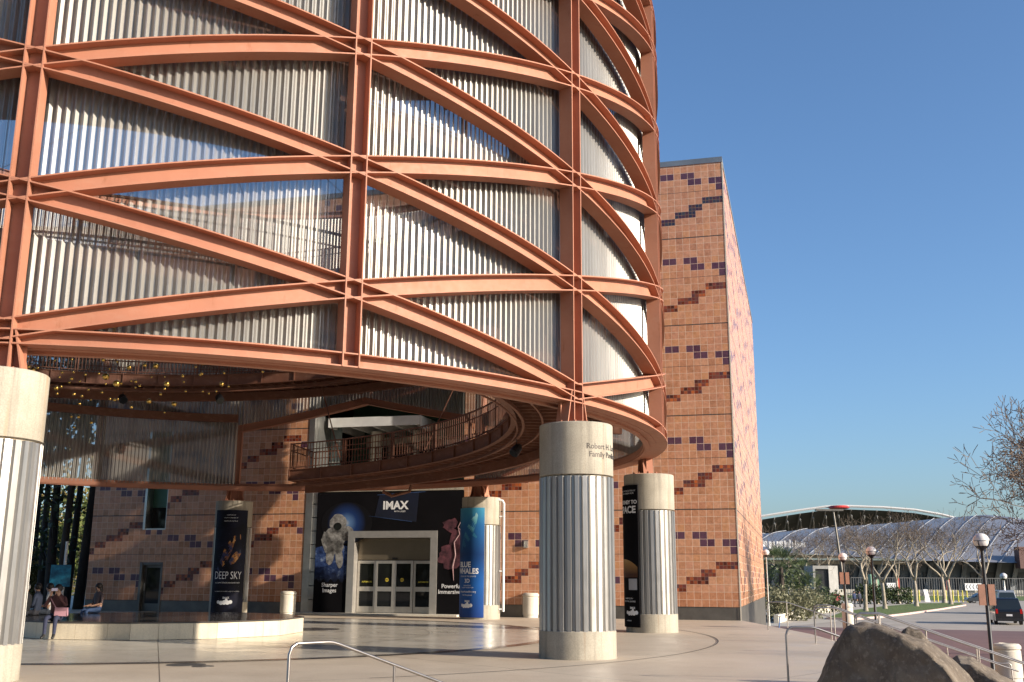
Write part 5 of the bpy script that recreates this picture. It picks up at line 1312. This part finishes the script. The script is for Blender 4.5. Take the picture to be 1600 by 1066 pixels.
p = gz(1534, 942.5, LOW); car('dark grey sedan parked sideways near the yellow posts', (p.x, p.y, LOW), R_(176), 'car', (.035, .045, .055), 4.7, 1.85, 1.5)
# scooter by the museum corner
p = gz(1207, 974, LOW); p.y = 62; p.x = (1207 - 800) / FOC * 62 * 1.0; sc = empty('kick_scooter', (p.x, p.y, LOW), 0, 'blue electric kick scooter parked by the museum corner', 'scooter'); c = V((p.x, p.y, LOW))
b = MB(); b.box(c + V((.35, 0, .14)), (.75, .16, .06)); b.build('deck', M['black'], sc)
for x in (-.12, .85):
    b = MB(); n = 16; b.add([c + V((x + .12 * math.cos(2 * math.pi * k / n), y, .12 + .12 * math.sin(2 * math.pi * k / n))) for y in (-.03, .03) for k in range(n)], [(k, (k + 1) % n, n + (k + 1) % n, n + k) for k in range(n)] + [tuple(range(n)), tuple(range(n, 2 * n))]); b.build('wheel', M['black'], sc)
b = MB(); b.tube([c + V((-.1, 0, .2)), c + V((0, 0, 1.15))], .035, 8); b.build('stem', plain('scooter_blue', (.04, .12, .30), .4), sc)
b = MB(); b.tube([c + V((0, -.25, 1.15)), c + V((0, .25, 1.15))], .02, 8); b.build('handlebar', M['black'], sc)
# ------------------------------------------------------------------ street furniture far right
p0 = at(1273, 940, 132); p1 = at(1309, 940, 132); kx = empty('concrete_portal', (p0.x, 132, LOW), 0, 'grey concrete portal with a dark opening among the shrubs', 'portal'); hK = at(1290, 884, 132).z - LOW; wK = p1.x - p0.x
b = MB(); o = V((p0.x, 132, LOW)); b.obox(o, (.28, 0, 0), (0, 4, 0), (0, 0, hK)); b.obox(o + V((wK * .68, 0, 0)), (wK * .5, .9, 0), (0, 4, 0), (0, 0, hK)); b.obox(o + V((.28, 0, hK - .4)), (wK * .68 - .28, 0, 0), (0, 4, 0), (0, 0, .4)); b.build('frame', concrete('portal_concrete', (.20, .20, .19), (.32, .31, .29), .8, .3), kx)
b = MB(); b.obox(o + V((.28, .25, 0)), (wK * .68 - .28, 0, 0), (0, .3, 0), (0, 0, hK - .4)); b.build('dark_recess', M['black'], kx)  # black panel just inside the frame imitates the opening's deep shade
yl = plain('yellow_post_paint', (.55, .48, .06), .5)
xs = (1425, 1437, 1449, 1460, 1466, 1479, 1490, 1498, 1505, 1512); me_ = None
for k, u in enumerate(xs):
    p = at(u, 941.5, 168); root = empty('yellow_post', (p.x, p.y, LOW), 0, 'slim yellow post in the row before the far lawn', 'post', 'row of yellow posts')
    if me_ is None:
        b = MB(); b.lathe([(.001, 0), (.10, 0), (.10, 1.72), (.07, 1.8), (.001, 1.82)], (0, 0, 0), 12); o_ = b.build('shaft', yl, root, False, False); me_ = o_.data
    else: o_ = D.objects.new('shaft', me_); COL.objects.link(o_); o_.parent = root
p = at(1450, 941.5, 168); bd = empty('a_board', (p.x, p.y, LOW), 0, 'white folding board leaning among the yellow posts', 'board')
b = MB(); b.obox(V((p.x - .35, p.y - .3, LOW)), (.65, 0, 0), (0, .03, 0), (-.25, .25, 1.9)); b.obox(V((p.x - .35, p.y + .3, LOW)), (.65, 0, 0), (0, .03, 0), (-.25, -.25, 1.9)); b.build('panels', M['print_white'], bd)
# fence with printed sheets
fz = empty('stadium_fence', (95, 240, LOW), 0, 'long dark railing fence in front of the stadium', 'fence'); b = MB(); Yf = 240
xa, xb = at(1330, 915, Yf).x, at(1640, 915, Yf).x; zt = at(1450, 903, Yf).z; zb_ = at(1450, 926, Yf).z
n = int((xb - xa) / .55)
for k in range(n): b.obox(V((xa + k * .55, Yf, LOW)), (.09, 0, 0), (0, .06, 0), (0, 0, zt - LOW))
for z in (zt - .1, LOW + .6): b.obox(V((xa, Yf - .03, z)), (xb - xa, 0, 0), (0, .12, 0), (0, 0, .12))
b.build('railing', plain('fence_grey', (.11, .11, .11), .6), fz)
b = MB(); b.obox(V((xa - 14, Yf + .4, LOW)), (xb - xa + 14, 0, 0), (0, .4, 0), (0, 0, 1.3)); b.build('base_wall', M['cream'], fz)
for k, (u0, u1, lab) in enumerate(((1386, 1403, 'white fence banner with a row of dark chevrons between the bare trees'), (1508, 1534, 'white fence banner with a row of dark chevrons near the parked sedan'))):
    a, c_ = at(u0, 918, Yf - .3), at(u1, 918, Yf - .3); root = empty('fence_banner', (a.x, Yf - .3, LOW), 0, lab, 'banner', 'banners on the stadium fence'); z0, z1 = at(1400, 922, Yf).z, at(1400, 911, Yf).z
    b = MB(); b.obox(V((a.x, Yf - .3, z0)), (c_.x - a.x, 0, 0), (0, .03, 0), (0, 0, z1 - z0)); b.build('sheet', M['print_white'], root)
    b = MB(); m_ = 5; w = (c_.x - a.x) / m_; hh = (z1 - z0)
    for q in range(m_):
        x = a.x + w * q + w * .2; zc = (z0 + z1) / 2; t = w * .22
        for s in (1, -1): vs = [V((x, Yf - .32, zc)), V((x + t, Yf - .32, zc)), V((x + w * .45 + t, Yf - .32, zc + s * hh * .36)), V((x + w * .45, Yf - .32, zc + s * hh * .36))]; b.add(vs, [(0, 1, 2, 3)])
    b.build('chevrons', M['black'], root)
for u, lab in ((1400.5, 'red upright banner at the left end of the fence, beside the chevron banner'), (1479, 'red upright banner behind the pair of bare trees')):
    p = at(u, 918, Yf - 2); root = empty('red_banner', (p.x, p.y, LOW), 0, lab, 'banner', 'red upright banners'); b = MB(); b.tube([V((p.x, p.y, LOW)), V((p.x, p.y, 2.4))], .06, 6); b.build('pole', M['zinc'], root)
    b = MB(); b.obox(V((p.x, p.y - .05, -.4)), (.75, 0, 0), (0, .02, 0), (0, 0, 2.6)); b.build('cloth', plain('red_banner_cloth', (.50, .05, .03), .6), root)
for u, w, lab in ((1366, 13, 'green utility cabinet left of the hedge'),):
    p = at(u, 918, 200); root = empty('utility_cabinet', (p.x, p.y, LOW), 0, lab, 'cabinet'); b = MB(); b.box(V((p.x, p.y, LOW + 2.2)), (1.6, 1.2, 4.4)); b.build('case', plain('pale_green_paint', (.16, .30, .20), .6), root); b = MB(); b.box(V((p.x - .1, p.y - .62, LOW + 2.2)), (1.3, .04, 3.8)); b.build('door', plain('pale_green_door', (.20, .35, .25), .6), root)
# ------------------------------------------------------------------ stadium
std = empty('stadium', (100, 320, LOW), 0, 'low grey stadium with a pale ribbed shell roof and an arched canopy behind it', 'stadium')
def crv(pts, u):
    for (a, va), (b, vb) in zip(pts, pts[1:]):
        if a <= u <= b:
            t = (u - a) / (b - a); return va + (vb - va) * t
    return pts[0][1] if u < pts[0][0] else pts[-1][1]
BOT = [(1120, 858), (1200, 862), (1300, 868), (1450, 876), (1600, 880), (1720, 884)]
TOPC = [(1120, 850), (1165, 840), (1200, 834), (1250, 828), (1330, 822), (1400, 817), (1470, 810), (1540, 804.5), (1580, 808), (1640, 820), (1720, 842)]
YB, YT = 300.0, 352.0
def shell(u, t):
    a, b = at(u, crv(BOT, u), YB), at(u, crv(TOPC, u), YT); p = a.lerp(b, t); p.z += 2.4 * math.sin(math.pi * t) * .8; return p
def roof_mat():
    t = NT('shell_roof_film'); v = t.coord(); t.base(t.ramp(t.noise(v, .05, 4), [(.3, (.135, .14, .16)), (.7, (.185, .19, .21))])); rough(t, .35); return t.mat
b = MB(); us = [1120 + 6 * k for k in range(101)]; n = 8
vs = [shell(u, k / n) for u in us for k in range(n + 1)]; b.add(vs, [(i * (n + 1) + k, (i + 1) * (n + 1) + k, (i + 1) * (n + 1) + k + 1, i * (n + 1) + k + 1) for i in range(len(us) - 1) for k in range(n)])
b.build('shell_roof', roof_mat(), std, True)
b = MB()
for k in range(22):
    u0 = 1100 + k * 33; pts = [shell(min(1719, max(1121, u0 + 62 * (q / 8) ** .8)), q / 8) + V((0, -.4, .25)) for q in range(9)]; b.tube(pts, .11, 5)
b.build('roof_ribs', plain('rib_grey', (.30, .31, .33), .5), std)
LIP = [(1110, 829), (1150, 820), (1193, 811.5), (1250, 802.5), (1290, 797), (1320, 796), (1380, 798), (1430, 802), (1470, 809), (1490, 814)]
b = MB(); us2 = [1110 + 10 * k for k in range(39)]
f0 = [at(u, crv(LIP, u), 385) for u in us2]; f1 = [V((p.x * 1.10, 440, max(12, p.z - 12))) for p in f0]; f2 = [p + V((0, 0, 1.2)) for p in f0]; m_ = len(us2)
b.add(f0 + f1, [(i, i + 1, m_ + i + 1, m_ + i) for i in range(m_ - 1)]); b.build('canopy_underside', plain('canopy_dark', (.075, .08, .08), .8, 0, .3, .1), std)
b = MB(); b.tube(f2, [.5] * m_, 6); b.build('canopy_lip', plain('lip_grey', (.45, .45, .44), .5), std)
b = MB()
for i in range(0, m_ - 1, 2):
    b.tube([f0[i], f1[i].lerp(f0[i], .1) - V((0, 0, 2.5))], .28, 4); b.tube([f0[i] - V((0, 0, 2)), f1[min(m_ - 1, i + 2)] - V((0, 0, 1))], .25, 4)
b.build('canopy_trusses', plain('truss_grey', (.24, .24, .24), .6), std)
c_ = at(1311, 794, 384); b = MB(); b.lathe([(.001, .9), (3.0, .8), (3.8, 0), (3.0, -.3), (.001, -.3)], c_ , 24); o_ = b.build('roof_sign', plain('red_roof_sign', (.45, .04, .03), .5), std)
Yw = 318; fa = plain('stadium_grey_cladding', (.10, .115, .13), .5, .3, .25, .05); zt = at(1400, 876, Yw).z
b = MB(); xa, xb = at(1120, 900, Yw).x, at(1760, 900, Yw).x; b.obox(V((xa, Yw, LOW)), (xb - xa, 0, 0), (0, 30, 0), (0, 0, zt - LOW)); b.build('facade', fa, std)
b = MB()
for k in range(26): x = xa + (xb - xa) * k / 26; b.obox(V((x + .4, Yw - .3, LOW + .2)), ((xb - xa) / 26 * (.55 if k % 3 else .8), 0, 0), (0, .28, 0), (0, 0, (zt - LOW) * (.62 if k % 3 else .45)))
b.build('bay_openings', plain('dark_bay', (.02, .024, .03), .4), std)
b = MB()
for k in range(24): x = xa + (xb - xa) * k / 24; b.obox(V((x, Yw - .8, LOW)), (1.3, 0, 0), (0, .5, 0), (2.4, .0, zt - LOW - .5))
b.build('raking_piers', plain('pier_grey', (.20, .22, .24), .6), std)
b = MB(); b.obox(V((xa, Yw - 1.0, zt - 1.2)), ((xb - xa) * .47, 0, 0), (0, .6, 0), (0, 0, 1.0)); b.obox(V((xa, Yw - 1.0, zt + .6)), ((xb - xa) * .47, 0, 0), (0, .6, 0), (0, 0, .9)); b.build('eaves_bands', M['cream'], std)
b = MB(); q = random.Random(4)
for u in range(1194, 1262, 4): p = at(u + q.uniform(-1, 1), 851 + q.uniform(-1.5, 1.5), YB - 1); b.box(p, (.5, .3, q.uniform(1, 2.4)))
b.build('roof_lettering_frames', M['print_white'], std)
b = MB(); p = at(1590, 880, 300); b.box(V((p.x + 8, 300, p.z + 1.5)), (16, 3, 6.0)); b.build('brown_block', plain('brown_cladding', (.10, .045, .035), .6), std)
# ------------------------------------------------------------------ light, sky, camera
SUN_AZ, SUN_EL = 116.5, 18.5                             # clockwise from +Y
w = D.worlds.new('World'); SC.world = w; w.use_nodes = True; nt = w.node_tree
sky = nt.nodes.new('ShaderNodeTexSky'); sky.sky_type = 'NISHITA'; sky.sun_disc = False; sky.sun_elevation = R_(SUN_EL); sky.sun_rotation = R_(SUN_AZ)
sky.air_density = 1.0; sky.dust_density = 1.8; sky.ozone_density = 4.8; sky.altitude = 50
bg = nt.nodes['Background']; hs = nt.nodes.new('ShaderNodeHueSaturation'); hs.inputs['Saturation'].default_value = 1.02; nt.links.new(sky.outputs[0], hs.inputs['Color']); nt.links.new(hs.outputs[0], bg.inputs[0]); bg.inputs[1].default_value = .112
sl = D.lights.new('sun', 'SUN'); sl.energy = 4.8; sl.angle = R_(.55); sl.color = (1.0, .885, .745)
so = D.objects.new('sun', sl); COL.objects.link(so)
sd = V((math.sin(R_(SUN_AZ)) * math.cos(R_(SUN_EL)), math.cos(R_(SUN_AZ)) * math.cos(R_(SUN_EL)), math.sin(R_(SUN_EL))))
so.rotation_euler = sd.to_track_quat('Z', 'Y').to_euler(); so.location = (40, -20, 40)
cam = D.cameras.new('camera'); co = D.objects.new('camera', cam); COL.objects.link(co); SC.camera = co
cam.sensor_width = 36; cam.lens = FOC / 1600 * 36; cam.clip_end = 3000; cam.clip_start = .05
co.matrix_world = Matrix.Translation((0, 0, EYE)) @ Matrix.Rotation(math.pi / 2 + PITCH, 4, 'X') @ Matrix.Rotation(ROLL, 4, 'Z')
SC.view_settings.view_transform = 'Standard'; SC.view_settings.look = 'None'; SC.view_settings.gamma = 1; SC.view_settings.exposure = 0.92
SC.cycles.transparent_max_bounces = 24; SC.cycles.max_bounces = 7
